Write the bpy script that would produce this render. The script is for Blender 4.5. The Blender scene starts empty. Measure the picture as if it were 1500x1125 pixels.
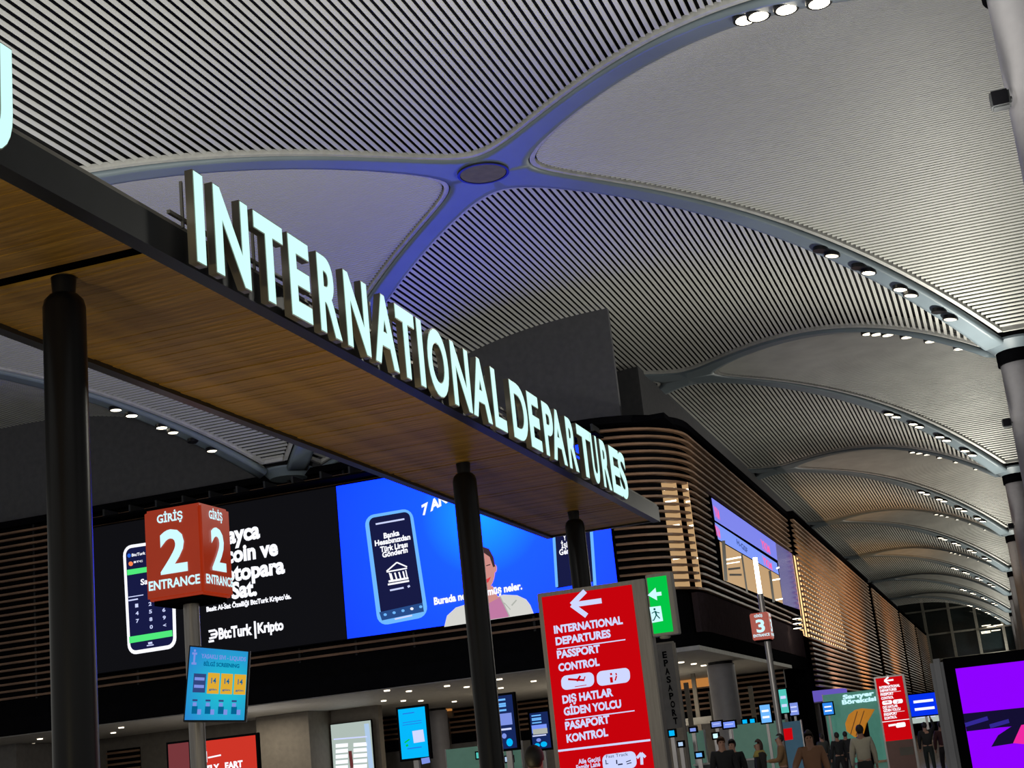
import bpy, bmesh, math, random
from mathutils import Vector, Matrix
random.seed(7)
S = bpy.context.scene
C = S.collection
PI = math.pi

# ------------------------------------------------------------------ camera
CAM = Vector((0.0, 0.0, 1.6))
FPX, CX, CY = 2130.0, 750.0, 562.5
def _n(v): return v / v.length
_Y = _n(Vector((735.0, -482.5, -FPX)))
_Z = Vector((-842.0, 7960.0, -FPX)); _Z = _n(_Z - _Z.dot(_Y) * _Y)
_X = _Y.cross(_Z)
W = Matrix((_X, _Y, _Z))                       # camera axes -> world axes
cd = bpy.data.cameras.new('camera'); cam = bpy.data.objects.new('camera', cd); C.objects.link(cam)
cam.matrix_world = Matrix.Translation(CAM) @ W.to_4x4()
cd.sensor_width = 36.0; cd.lens = FPX / 1500 * 36; cd.clip_end = 1000; cd.clip_start = 0.05
S.camera = cam
def ray(px, py): return _n(W @ Vector((px - CX, -(py - CY), -FPX)))
def aty(px, py, y): d = ray(px, py); return CAM + d * (y / d.y)      # the point of the plane at depth y seen at a pixel
def atx(px, py, x): d = ray(px, py); return CAM + d * (x / d.x)
def atz(px, py, z): d = ray(px, py); return CAM + d * ((z - CAM.z) / d.z)

# ------------------------------------------------------------------ world, exposure
w = bpy.data.worlds.new('hall_air'); S.world = w; w.use_nodes = True
bg = w.node_tree.nodes['Background']; bg.inputs[0].default_value = (1.0, 0.99, 0.92, 1); bg.inputs[1].default_value = 0.33
S.view_settings.view_transform = 'Standard'; S.view_settings.look = 'None'
S.view_settings.gamma = 1; S.view_settings.use_curve_mapping = False; S.view_settings.exposure = 0.0
S.cycles.use_denoising = True; S.cycles.max_bounces = 5; S.cycles.diffuse_bounces = 3
S.cycles.sample_clamp_indirect = 4

def lamp(name, kind, loc, energy, color=(1, .9, .78), size=1.0, aim=None, sizey=None, spot=None):
    l = bpy.data.lights.new(name, kind); l.energy = energy; l.color = color
    if kind == 'AREA':
        l.size = size
        if sizey: l.shape = 'RECTANGLE'; l.size_y = sizey
    elif kind == 'SPOT':
        l.spot_size = spot or 1.2; l.spot_blend = 0.8; l.shadow_soft_size = size
    else: l.shadow_soft_size = size
    o = bpy.data.objects.new(name, l); C.objects.link(o); o.location = loc
    if aim is not None:
        o.rotation_euler = (Vector(aim) - Vector(loc)).to_track_quat('-Z', 'Y').to_euler()
    return o

XN, YN, HB, NB = -15.0, 48.5, 18.0, 7           # vault: node x, first node y, half bay, number of nodes ahead
def R(t):
    t = min(max(abs(t), 0), 1.0); return 23.2 - 6.77 * t ** 2.5
# uplights on the columns washing the vault, then two unseen ones hanging free
UP = [(-2 + 30.5 - 30.5, 30.5 + 36 * k) for k in range(8)]
for k in range(8):
    y = 30.5 + 36 * k
    lamp('uplight', 'SPOT', (1.6, y - 1.5, 11.0), [11500, 6000, 4400, 3900, 3600, 3400, 3200, 2600][k], (1, .97, .86), .5, (-9, y - 9, 23), spot=2.6)
lamp('uplight', 'SPOT', (-9, 12, 7.0), 10500, (1, .98, .93), .8, (-17, 32, 23), spot=2.4)  # added unseen uplight, hanging free below the near vault
lamp('uplight', 'SPOT', (-27, 30, 7.0), 1800, (1, .98, .93), .8, (-30, 44, 23), spot=2.2)  # another free-hanging one for the left vault panel
lamp('canopy_warm_fill', 'SPOT', (-5.0, 1.0, 1.2), 260, (1, .82, .42), .4, (-5.8, 6.0, 5.1), spot=1.5)  # unseen fill standing in for warm floor bounce on the canopy soffit
lamp('canopy_warm_fill', 'SPOT', (-5.2, 11.5, .3), 90, (1, .80, .42), .4, (-5.7, 14.5, 5.1), spot=2.6)  # second unseen fill, added to brighten the middle of the canopy

# ------------------------------------------------------------------ materials
def mat(name, col, rough=.6, metal=0., emit=None, strength=1., var=.06, scale=3., stretch=None, spec=.5, alpha=None):
    m = bpy.data.materials.new(name); m.use_nodes = True
    nt = m.node_tree; b = nt.nodes['Principled BSDF']
    b.inputs['Roughness'].default_value = rough; b.inputs['Metallic'].default_value = metal
    b.inputs['Specular IOR Level'].default_value = spec
    tc = nt.nodes.new('ShaderNodeTexCoord'); mp = nt.nodes.new('ShaderNodeMapping')
    nz = nt.nodes.new('ShaderNodeTexNoise'); nz.inputs['Scale'].default_value = scale; nz.inputs['Detail'].default_value = 3
    if stretch: mp.inputs['Scale'].default_value = stretch
    nt.links.new(tc.outputs['Object'], mp.inputs[0]); nt.links.new(mp.outputs[0], nz.inputs['Vector'])
    cr = nt.nodes.new('ShaderNodeValToRGB')
    lo = [max(0, c * (1 - var * 2)) for c in col] + [1]; hi = [min(1, c * (1 + var * 2)) for c in col] + [1]
    cr.color_ramp.elements[0].color = lo; cr.color_ramp.elements[1].color = hi
    cr.color_ramp.elements[0].position = .3; cr.color_ramp.elements[1].position = .7
    nt.links.new(nz.outputs['Fac'], cr.inputs[0]); nt.links.new(cr.outputs[0], b.inputs['Base Color'])
    if emit:
        b.inputs['Emission Color'].default_value = (*emit, 1); b.inputs['Emission Strength'].default_value = strength
    if alpha is not None: b.inputs['Alpha'].default_value = alpha
    return m
def glow(name, col, strength=1.):
    m = mat(name, tuple(min(.05, c * .05) for c in col), .5, emit=col, strength=strength, spec=.05); return m

M = {}
M['slat'] = mat('ceiling_slat_white', (.64, .645, .60), .55, var=.05, scale=.6)
M['rib'] = mat('rib_plaster', (.215, .270, .305), .45, var=.04, scale=.5)  # slightly blue plaster, tinted further to carry the screen's azure glow
M['trim'] = mat('panel_trim', (.56, .56, .53), .5)
M['void'] = mat('ceiling_void_black', (.006, .006, .007), .9)
M['colm'] = mat('column_white', (.30, .29, .31), .5, var=.03)
M['black'] = mat('black_metal', (.008, .008, .010), .32, 0, spec=.25)
M['blackm'] = mat('black_matt', (.004, .004, .005), .9, spec=0)
M['band'] = mat('black_band', (.006, .006, .007), .9, spec=0)
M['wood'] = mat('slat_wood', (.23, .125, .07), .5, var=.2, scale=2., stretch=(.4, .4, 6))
M['wood2'] = mat('slat_wood_lit', (.42, .26, .16), .5, var=.15, scale=2., stretch=(.4, .4, 6))  # same slat wood, its warm lighting put into a brighter colour
M['soffit'] = mat('canopy_oak', (.60, .34, .065), .5, var=.15, scale=3., stretch=(1.2, 9, 1))
M['fascia'] = mat('canopy_charcoal', (.035, .037, .04), .4, .3)
M['galv'] = mat('galvanised_edge', (.32, .30, .26), .45, .4)
M['darkwall'] = mat('dark_grey_wall', (.085, .085, .095), .8)
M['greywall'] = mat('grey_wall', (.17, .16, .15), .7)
M['lightwall'] = mat('pale_soffit', (.42, .41, .38), .6)
M['floor'] = mat('polished_floor', (.34, .32, .30), .2, var=.04)
M['steel'] = mat('brushed_steel', (.34, .32, .31), .38, .7, stretch=(20, 20, 1))
M['red'] = glow('red_light_panel', (.55, .000, .003), 1.0)
M['redbox'] = mat('red_cube_panel', (.30, .03, .01), .35, emit=(.22, .016, .003), strength=1.)
M['lett'] = glow('cyan_white_letter', (.62, 1.0, .93), 1.05)
M['lettside'] = mat('letter_return_bronze', (.30, .27, .22), .4, .3)
M['white'] = glow('white_light', (.92, .93, 1.0), 1.1)
M['whiteblue'] = glow('blue_white_light', (.62, .68, 1.0), 1.0)
M['cyanw'] = glow('cyan_white_light', (.60, .92, 1.0), 1.05)
M['green'] = glow('green_exit_panel', (.0, .55, .06), 1.0)
M['lamp'] = glow('lamp_lens', (1, .90, .68), 9.)
M['lampdim'] = glow('lamp_lens_dim', (1, .92, .70), 2.2)
M['smalllamp'] = glow('small_lamp_lens', (1, .88, .68), 3.)
M['ledblack'] = glow('led_black', (.0045, .0045, .006), 1.0)
M['navy'] = glow('screen_navy', (.008, .010, .055), 1.)
M['purple'] = glow('purple_screen', (.27, .0, 1.0), 1.0)
M['lightblue'] = glow('phone_rim_blue', (.16, .48, 1.0), 1.)
M['skin'] = mat('skin', (.42, .22, .15), .5)
M['hair'] = mat('dark_hair', (.02, .013, .01), .6)

# ------------------------------------------------------------------ helpers
def link(name, me, m=None, parent=None, kind=None, label=None):
    o = bpy.data.objects.new(name, me); C.objects.link(o)
    if m is not None and me is not None and not me.materials: me.materials.append(m)
    if parent: o.parent = parent
    if kind: o['kind'] = kind
    if label: o['label'] = label
    return o
def thing(name, label, cat, loc=(0, 0, 0), rotz=0, group=None):
    o = bpy.data.objects.new(name, None); C.objects.link(o); o.location = loc; o.rotation_euler = (0, 0, rotz)
    o.empty_display_size = .2
    o['label'] = label; o['category'] = cat
    if group: o['group'] = group
    return o
def root(name, kind='structure', loc=(0, 0, 0)):
    o = bpy.data.objects.new(name, None); C.objects.link(o); o.location = loc; o['kind'] = kind; return o
def bx(bm, c, s, rot=None):
    r = bmesh.ops.create_cube(bm, size=1.0)
    vs = r['verts']; bmesh.ops.scale(bm, vec=s, verts=vs)
    if rot is not None: bmesh.ops.rotate(bm, cent=(0, 0, 0), matrix=rot, verts=vs)
    bmesh.ops.translate(bm, vec=c, verts=vs); return vs
def bxr(bm, x0, x1, y0, y1, z0, z1): return bx(bm, ((x0 + x1) / 2, (y0 + y1) / 2, (z0 + z1) / 2), (abs(x1 - x0), abs(y1 - y0), abs(z1 - z0)))
def fin(bm, name='mesh', smooth=False, bevel=0):
    if bevel: bmesh.ops.bevel(bm, geom=bm.edges[:], offset=bevel, segments=2, affect='EDGES')
    bmesh.ops.recalc_face_normals(bm, faces=bm.faces[:])
    me = bpy.data.meshes.new(name); bm.to_mesh(me); bm.free()
    if smooth:
        for p in me.polygons: p.use_smooth = True
    return me
def box(name, x0, x1, y0, y1, z0, z1, m, parent=None, bevel=0, **k):
    bm = bmesh.new(); bxr(bm, x0, x1, y0, y1, z0, z1); return link(name, fin(bm, name, bevel=bevel), m, parent, **k)
def lathe(name, prof, loc, m, parent=None, seg=32, cap=True, **k):
    bm = bmesh.new(); rings = []
    for r, z in prof:
        rings.append([bm.verts.new((loc[0] + r * math.cos(2 * PI * i / seg), loc[1] + r * math.sin(2 * PI * i / seg), loc[2] + z)) for i in range(seg)])
    for a, b in zip(rings, rings[1:]):
        for i in range(seg): bm.faces.new((a[i], a[(i + 1) % seg], b[(i + 1) % seg], b[i]))
    if cap: bm.faces.new(rings[0][::-1]); bm.faces.new(rings[-1])
    me = fin(bm, name, smooth=True)
    o = link(name, me, m, parent, **k)
    try:
        mod = o.modifiers.new('e', 'EDGE_SPLIT'); mod.split_angle = .7
    except Exception: pass
    return o
def poly(name, pts, m, parent=None, thick=None, nrm=None, **k):
    """one flat (or thin) polygon from world points"""
    bm = bmesh.new(); vs = [bm.verts.new(p) for p in pts]; f = bm.faces.new(vs)
    if thick:
        r = bmesh.ops.extrude_face_region(bm, geom=[f]); ev = [g for g in r['geom'] if isinstance(g, bmesh.types.BMVert)]
        bmesh.ops.translate(bm, vec=Vector(nrm) * thick, verts=ev)
    return link(name, fin(bm, name), m, parent, **k)
OFFS = {'y': Vector((0, -1, 0)), 'x': Vector((1, 0, 0))}
class Plane:
    """a vertical sign face: y = const (faces the camera side) or x = const"""
    def __init__(s, axis, c): s.a, s.c = axis, c
    def p(s, px, lift=0.0):
        q = aty(*px, s.c) if s.a == 'y' else atx(*px, s.c)
        return q + OFFS[s.a] * lift
    def poly(s, name, pxs, m, parent, lift=.01, **k): return poly(name, [s.p(q, lift) for q in pxs], m, parent, **k)
    def rrect(s, name, q, m, parent, r=.2, lift=.01, seg=5, **k):
        """rounded rectangle through four pixel corners TL TR BR BL; r = radius as a share of the width"""
        P = [s.p(c, lift) for c in q]; wv = (P[1] - P[0]).length; hv = (P[3] - P[0]).length
        ru, rv = r, r * wv / hv
        pts = []
        for (cu, cv, a0) in ((ru, rv, PI), (1 - ru, rv, 1.5 * PI), (1 - ru, 1 - rv, 0), (ru, 1 - rv, .5 * PI)):
            for i in range(seg + 1):
                a = a0 + i / seg * PI / 2; u = cu + ru * math.cos(a); v = cv + rv * math.sin(a)
                pts.append(P[0] * (1 - u) * (1 - v) + P[1] * u * (1 - v) + P[2] * u * v + P[3] * (1 - u) * v)
        return poly(name, pts, m, parent, **k)
    def line(s, name, a, b, wpx, m, parent, lift=.012, **k):
        A, B = Vector(a), Vector(b); d = (B - A).normalized(); n = Vector((-d.y, d.x)) * wpx / 2
        return s.poly(name, [A + n, B + n, B - n, A - n], m, parent, lift, **k)
    def lines(s, name, segs, m, parent, lift=.012, **k):
        if name in ('mullion', 'tube_light', 'text_line', 'shelf_shadow', 'family_icon', 'reflection_streak', 'face_lines', 'jacket_fold', 'arch_groove', 'passport_icon', 'second_phone_rim') and len(segs) > 1:
            return [s.lines(name, [q], m, parent, lift + i * .0006) for i, q in enumerate(segs)]
        bm = bmesh.new()
        for i, (a, b, wpx) in enumerate(segs):
            A, B = Vector(a), Vector(b); d = (B - A).normalized(); n = Vector((-d.y, d.x)) * wpx / 2
            bm.faces.new([bm.verts.new(s.p(q, lift + i * .0006)) for q in (A + n, B + n, B - n, A - n)])
        return link(name, fin(bm, name), m, parent, **k)
    def disc(s, name, c, rx, ry, m, parent, lift=.012, seg=20, **k):
        return s.poly(name, [(c[0] + rx * math.cos(2 * PI * i / seg), c[1] + ry * math.sin(2 * PI * i / seg)) for i in range(seg)], m, parent, lift, **k)
    def text(s, string, a, b, hpx, m, parent, lift=.014, bold=.03, name='lettering', shear=0, depth=0.0, **k):
        """text whose baseline runs from pixel a to pixel b with capitals hpx high"""
        A, B = s.p(a, lift), s.p(b, lift); up = s.p((a[0], a[1] - hpx), lift) - A
        me = glyphs(string, bold, depth); xs = [v.co.x for v in me.vertices]; x0, x1 = min(xs), max(xs)
        r = (B - A) / (x1 - x0); u = Vector((0, 0, abs(up.z))) / CAP; n = OFFS[s.a]
        for v in me.vertices:
            x, y, z = v.co; v.co = A + r * (x - x0) + u * y + n * z
        return link(name, me, m, parent, **k)
_gc = {}
def glyphs(string, bold=.03, depth=0.0, res=3):
    key = (string, bold, depth, res)
    if key not in _gc:
        cu = bpy.data.curves.new('t', 'FONT'); cu.body = string; cu.size = 1.0; cu.offset = bold; cu.extrude = depth; cu.resolution_u = res
        o = bpy.data.objects.new('t', cu); C.objects.link(o)
        dg = bpy.context.evaluated_depsgraph_get(); me = bpy.data.meshes.new_from_object(o.evaluated_get(dg))
        C.objects.unlink(o); bpy.data.objects.remove(o); _gc[key] = me
    me = _gc[key].copy(); me.materials.clear(); return me
_h = glyphs('H', 0); CAP = max(v.co.y for v in _h.vertices)
ORD = ['first', 'second', 'third', 'fourth', 'fifth', 'sixth', 'seventh', 'eighth', 'ninth', 'tenth', 'eleventh', 'twelfth', 'thirteenth', 'fourteenth', 'fifteenth',
       'sixteenth', 'seventeenth', 'eighteenth', 'nineteenth', 'twentieth']
def ordinal(i): return ORD[i] if i < 20 else 'twenty-' + ORD[i - 20] if i < 29 else 'thirtieth' if i == 29 else 'thirty-' + ORD[i - 30]
def sub(o, p): o.parent = p; return o

# ================================================================== STRUCTURE
box('floor', -75, 30, -12, 290, -.3, 0, M['floor'], kind='structure')

# ---- vaulted ceiling ------------------------------------------------
def vb(u):                                       # edge of a slatted panel, measured from the node
    return math.sqrt(u * u + 1.55) + .72 + .018 * u
PITCH = .27
cube = bmesh.new(); bx(cube, (0, 0, 0), (1, 1, 1)); slat_me = fin(cube, 'slat'); slat_me.materials.append(M['slat'])
def panel(cx, cy, along, fine, name='ceiling'):
    """a slatted vault panel; along='y': slats run in y (between two nodes), 'x': slats run in x"""
    rt = root(name)
    pitch = PITCH if along == 'y' else .165
    n = int(HB / pitch)
    bms = bmesh.new() if not fine else None
    edge = []
    for i in range(-n, n + 1):
        u = i * pitch; au = abs(u)
        L = HB - vb(au)
        if L < .35: continue
        z = R(au / HB); sl = -6.77 * 2.5 * (au / HB) ** 1.5 / HB * (1 if u > 0 else -1)
        ang = math.atan(sl)
        edge.append((u, L + .08, z))
        wd, hgt = (.145, .03) if along == 'y' else (.106, .06)
        if along == 'y':
            rot = Matrix.Rotation(-ang, 3, 'Y'); loc = (cx + u, cy, z + .02); sc = (wd, 2 * L, hgt)
        else:
            rot = Matrix.Rotation(ang, 3, 'X'); loc = (cx, cy + u, z + .02); sc = (2 * L, wd, hgt)
        if fine:
            o = bpy.data.objects.new('slat', slat_me); C.objects.link(o); o.parent = rt
            o.location = loc; o.rotation_euler = rot.to_euler(); o.scale = sc
        else:
            bx(bms, loc, sc, rot)
    if not fine: link('slat_field', fin(bms, 'slats'), M['slat'], rt, kind='stuff')
    # pale rim trim along both curved edges
    bm = bmesh.new()
    for sgn in (-1, 1):
        prev = None
        pts = [edge[0]] + edge + [edge[-1]]
        for j, (u, L, z) in enumerate(edge):
            row = []
            for dv, dz in ((0, -.09), (.2, -.09), (.2, .10), (0, .10)):
                p = (cx + u, cy + sgn * (L + dv), z + dz) if along == 'y' else (cx + sgn * (L + dv), cy + u, z + dz)
                row.append(bm.verts.new(p))
            if prev:
                for q in range(4): bm.faces.new((prev[q], prev[(q + 1) % 4], row[(q + 1) % 4], row[q]))
            prev = row
    for (u, L, z) in (edge[0], edge[-1]):
        if along == 'y': bxr(bm, cx + u - .1, cx + u + .1, cy - L, cy + L, z - .09, z + .1)
        else: bxr(bm, cx - L, cx + L, cy + u - .1, cy + u + .1, z - .09, z + .1)
    link('panel_rim', fin(bm, 'rim'), M['trim'], rt)
    return rt
for k in range(-1, NB): panel(XN, YN + HB + 36 * k, 'y', k in (-1, 0))
for k in range(0, NB): panel(XN + HB, YN + 36 * k, 'x', k == 0)
panel(XN - HB, YN, 'x', True)
panel(XN - HB, YN + 36, 'x', False)
panel(XN - 2 * HB, YN + HB, 'y', False)

# black void deck above the slats
bm = bmesh.new(); N = 12
for ix in range(-4, 3):
    for iy in range(-3, 2 * NB):
        x0, y0 = XN + ix * HB, YN + iy * HB
        g = {}
        for a in range(N + 1):
            for b in range(N + 1):
                x, y = x0 + HB * a / N, y0 + HB * b / N
                u = abs(((x - XN + HB) % (2 * HB)) - HB) / HB; v = abs(((y - YN + HB) % (2 * HB)) - HB) / HB
                g[a, b] = bm.verts.new((x, y, R(min(u, v)) + .75))
        for a in range(N):
            for b in range(N): bm.faces.new((g[a, b], g[a + 1, b], g[a + 1, b + 1], g[a, b + 1]))
bmesh.ops.remove_doubles(bm, verts=bm.verts[:], dist=.001)
link('ceiling', fin(bm, 'void'), M['void'], kind='structure')

# plaster ribs: one cross per node, with the oval hatch in its centre
M['hatch'] = mat('hatch_grey', (.20, .18, .10), .6, spec=.1)
def rib_cross(x, y, name):
    bm = bmesh.new(); us = [0, .3, .6, 1, 1.5, 2, 3, 4, 5, 6, 7, 8, 9, 10, 11, 12, 13, 14, 15, 15.6, 16.2, 16.7]
    K = 6
    for sx in (1, -1):
        for sy in (1, -1):
            prev = None
            for u in us:
                v = min(vb(u) - .34 + .0, HB)
                row = []
                for i in range(K + 1):
                    f = i / K; a = u + (v - u) * f; b = v + (u - v) * f
                    pass
                    row.append(bm.verts.new((x + sx * a, y + sy * b, R((a + b) / 2 / HB) if u > 0 else 23.2 - .002)))
                if prev:
                    for i in range(K): bm.faces.new((prev[i], prev[i + 1], row[i + 1], row[i]))
                else: first = row
                prev = row
            # fan closing to the node centre
            c = bm.verts.new((x, y, 23.2))
            for i in range(K): bm.faces.new((c, first[i + 1], first[i]))
    bmesh.ops.remove_doubles(bm, verts=bm.verts[:], dist=.002)
    bmesh.ops.recalc_face_normals(bm, faces=bm.faces[:])
    me = fin(bm, 'rib', smooth=True)
    o = link(name, me, M['rib'], kind='structure')
    md = o.modifiers.new('t', 'SOLIDIFY'); md.thickness = .28; md.offset = 0 
    if name != 'trim_2': return o
    lathe('ceiling_hatch', [(.86, -.20), (.88, -.17), (.88, 0)], (x - .1, y - .35, 23.2), M['hatch'], o, 40)
    bm2 = bmesh.new()
    for i in range(40):
        a, b = 2 * PI * i / 40, 2 * PI * (i + 1) / 40
        q = [(.88, -.22), (.97, -.22), (.97, -.14), (.88, -.14)]
        vs = [bm2.verts.new((x - .1 + r * math.cos(t), y - .35 + r * math.sin(t), 23.2 + z)) for t in (a, b) for r, z in q]
        for j in range(4): bm2.faces.new((vs[j], vs[(j + 1) % 4], vs[4 + (j + 1) % 4], vs[4 + j]))
    link('hatch_rim', fin(bm2, 'hr'), M['fascia'], o)
    return o
n_t = 1
for k in range(-1, NB):
    rib_cross(XN, YN + 36 * k, 'trim_%d' % n_t); n_t += 1
rib_cross(XN - 36, YN, 'trim_%d' % n_t); n_t += 1
rib_cross(XN + 36, YN, 'trim_%d' % n_t); n_t += 1

# ---- columns ----------------------------------------------------------
cnames = ['nearest', 'second', 'third', 'fourth', 'fifth', 'sixth', 'seventh']
for k in range(0, 7):
    y = 30.5 + 36 * k
    c = thing('column', 'tall round pale column carrying the ceiling at the right, ' + cnames[k] + ' of the row', 'column', (2.95, y, 0), group='hall columns')
    sub(lathe('shaft', [(.86, 0), (.80, 16.5)], (0, 0, 0), M['colm']), c)
    sub(lathe('collar', [(.90, 16.45), (.90, 17.05)], (0, 0, 0), M['blackm']), c)
    sub(lathe('capital', [(.95, 17.03), (1.05, 17.15), (1.3, 17.4), (1.3, 17.5)], (0, 0, 0), M['rib']), c)
c = thing('column', 'column head with curved plaster capital above the dark screen wall', 'column', (-33, 66.45, 0), group='hall columns')
sub(lathe('capital', [(.95, 17.03), (1.05, 17.15), (1.3, 17.4), (1.3, 17.5)], (0, 0, 0), M['rib']), c)
# small boxes on the column shafts
for (px, py, yy, lab) in ((1465, 147, 29.9, 'black loudspeaker box on the nearest column'), (1475, 620, 65.8, 'small black loudspeaker box on the second column'),
                          (1481, 771, 101.8, 'tiny dark loudspeaker box on the third column')):
    p = aty(px, py, yy)
    t = thing('loudspeaker', lab, 'loudspeaker', p)
    bm = bmesh.new(); bxr(bm, -.2, .2, -.16, .16, -.19, .19); link('cabinet', fin(bm, 'c', bevel=.04), M['fascia'], t)
    bm = bmesh.new(); bxr(bm, -.16, .16, -.175, -.15, -.15, .15); link('grille', fin(bm, 'c'), M['blackm'], t)
    bm = bmesh.new(); bxr(bm, .1, .24, -.03, .16, -.03, .03); link('bracket', fin(bm, 'c'), M['fascia'], t)

# ---- ceiling downlights on the ribs ------------------------------------
lens_bm = bmesh.new(); bmesh.ops.create_circle(lens_bm, cap_ends=True, radius=.27, segments=16); lens_me = fin(lens_bm, 'lens'); lens_me.materials.append(M['lamp'])
lens_bm = bmesh.new(); bmesh.ops.create_circle(lens_bm, cap_ends=True, radius=.27, segments=16); lens2_me = fin(lens_bm, 'lens'); lens2_me.materials.append(M['lampdim'])
can_bm = bmesh.new()
bmesh.ops.create_cone(can_bm, cap_ends=True, radius1=.34, radius2=.34, depth=.16, segments=20); can_me = fin(can_bm, 'can'); can_me.materials.append(M['black'])
def downlight(x, y, z, lab, group, bright=True, tilt=None, lit=True):
    t = thing('ceiling_light', lab, 'ceiling light', (x, y, z), group=group)
    if tilt: t.rotation_euler = tilt
    a = bpy.data.objects.new('can', can_me); C.objects.link(a); a.parent = t
    if lit:
        b = bpy.data.objects.new('lens', lens_me if bright else lens2_me); C.objects.link(b); b.parent = t; b.location = (0, 0, -.085); b.rotation_euler = (PI, 0, 0)
baynm = ['nearest', 'second', 'third', 'fourth', 'fifth', 'sixth', 'seventh']
TS = [(.600, 0, 0), (.622, 1, 1), (.675, 0, 0), (.694, 2, 1), (.757, 2, 1), (.778, 1, 1), (.835, 1, 1), (.857, 1, 1)]
for k in range(NB):
    yc = YN + 36 * k
    for i, (t, st, lit) in enumerate(TS):
        if k > 0: st, lit = (2 if i in (0, 3, 4, 6) else 1), 1
        if k == 0 and i == 6: lit = 0
        z = R(t) - .17; d = HB * t; off = .0
        downlight(XN + d + off, yc + d - off, z, '%s can downlight, %s from the top on the %s rib over the right columns' % ('lit' if lit else 'unlit dark', ORD[i], baynm[k]),
                  'downlights on the far ribs', True if st == 2 else (k > 0), (0, .18, 0), bool(lit))
for k in range(0, 5):
    yc = YN + 36 * k
    for i, t in enumerate((.635, .66, .69, .74, .80, .87) if k else (.632, .655, .70, .75)):
        z = R(t) - .17; d = HB * t
        downlight(XN + d, yc - d, z, 'can downlight, %s from the top on the camera-side rib of the %s bay' % (ORD[i], baynm[k]), 'downlights on the near ribs', k == 0, None, True)
for i, t in enumerate((.66, .69, .748, .77, .81, .846)):
    d = HB * t
    downlight(XN - 36 + d, YN + d, R(t) - .17, 'can downlight, %s from the left on the low rib under the wooden canopy' % ORD[i], 'downlights behind the canopy', i in (1, 2), None, i != 4)

# ---- gable walls over the shop building --------------------------------
box('wall_back', -60, -15.6, 68.0, 68.3, 17.0, 23.6, M['darkwall'], kind='structure')
box('wall_inner', -40, -17.3, 80, 80.3, 17.0, 23.75, M['darkwall'], kind='structure')
box('wall_upper', -17.3, -17.0, 80, 282, 17.0, 23.75, M['darkwall'], kind='structure')
box('wall_roof', -60, -13.3, 67.2, 282, 17.0, 17.25, M['blackm'], kind='structure')

# ---- building with rounded corner, clad in horizontal wooden slats ---------
def path_pts(front_x, y_end, off=0.0, seg=10):
    rc = 4.6; xs, yf = -13.0 + off, 66.4 - off
    pts = [Vector((front_x, yf, 0))]
    cx_, cy_ = -13.0 - rc, 66.4 + rc
    if y_end is None: return [Vector((front_x, yf, 0)), Vector((-17.6, yf, 0))]
    for i in range(seg + 1):
        a = -PI / 2 + i / seg * PI / 2; pts.append(Vector((cx_ + (rc + off) * math.cos(a), cy_ + (rc + off) * math.sin(a), 0)))
    pts.append(Vector((xs, y_end, 0)))
    return pts
def strip(pts, hgt, dep, inward=True):
    bm = bmesh.new(); rows = []
    for i, p in enumerate(pts):
        a = pts[max(i - 1, 0)]; b = pts[min(i + 1, len(pts) - 1)]; d = (b - a).normalized(); n = Vector((-d.y, d.x, 0))
        rows.append([bm.verts.new(p + n * o_ + Vector((0, 0, z_))) for o_, z_ in ((0, 0), (dep, 0), (dep, hgt), (0, hgt))])
    for a, b in zip(rows, rows[1:]):
        for j in range(4): bm.faces.new((a[j], a[(j + 1) % 4], b[(j + 1) % 4], b[j]))
    bm.faces.new(rows[0]); bm.faces.new(rows[-1][::-1])
    return fin(bm, 'strip')
SP = .37
wl = root('wall_left')
link('backing', strip(path_pts(-60, 106, -.7), 8.4, .3), M['blackm'], wl).location.z = 8.75
link('top_coping', strip(path_pts(-60, 106, .05), .35, .5), M['blackm'], wl).location.z = 17.05
link('fascia_band', strip(path_pts(-60, 106, -.55), 2.0, .4), M['band'], wl).location.z = 6.75
M['purplegloss'] = mat('glossy_aubergine_fascia', (.050, .036, .040), .6, spec=0)
link('lower_fascia', strip(path_pts(-60, 106, -.1), .9, .5), M['band'], wl).location.z = 5.95
link('glossy_fascia', strip(path_pts(-17.6, 106, -.12)[-4:], 1.9, .3), M['purplegloss'], wl).location.z = 6.9
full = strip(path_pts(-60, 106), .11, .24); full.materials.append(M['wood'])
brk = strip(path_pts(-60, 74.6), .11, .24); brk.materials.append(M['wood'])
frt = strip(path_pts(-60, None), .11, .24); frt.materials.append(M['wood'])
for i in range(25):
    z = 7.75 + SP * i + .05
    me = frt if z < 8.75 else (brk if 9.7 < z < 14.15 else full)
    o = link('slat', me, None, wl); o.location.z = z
# vertical dark carriers behind the slats
for i, xx in enumerate([-58 + 3.1 * j for j in range(14)]):
    box('slat_carrier', xx, xx + .12, 66.66, 66.8, 7.7, 17.1, M['black'], wl)

box('shade_gantry', -44.8, -16.2, 64.9, 66.4, 16.32, 16.42, M['blackm'], wl)  # gantry above the screens, reach widened to shade the ceiling from them
for i in range(19): box('gantry_bracket', -44.7 + 1.57 * i, -44.6 + 1.57 * i, 65.0, 66.3, 16.42, 16.8, M['fascia'], wl)
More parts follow.
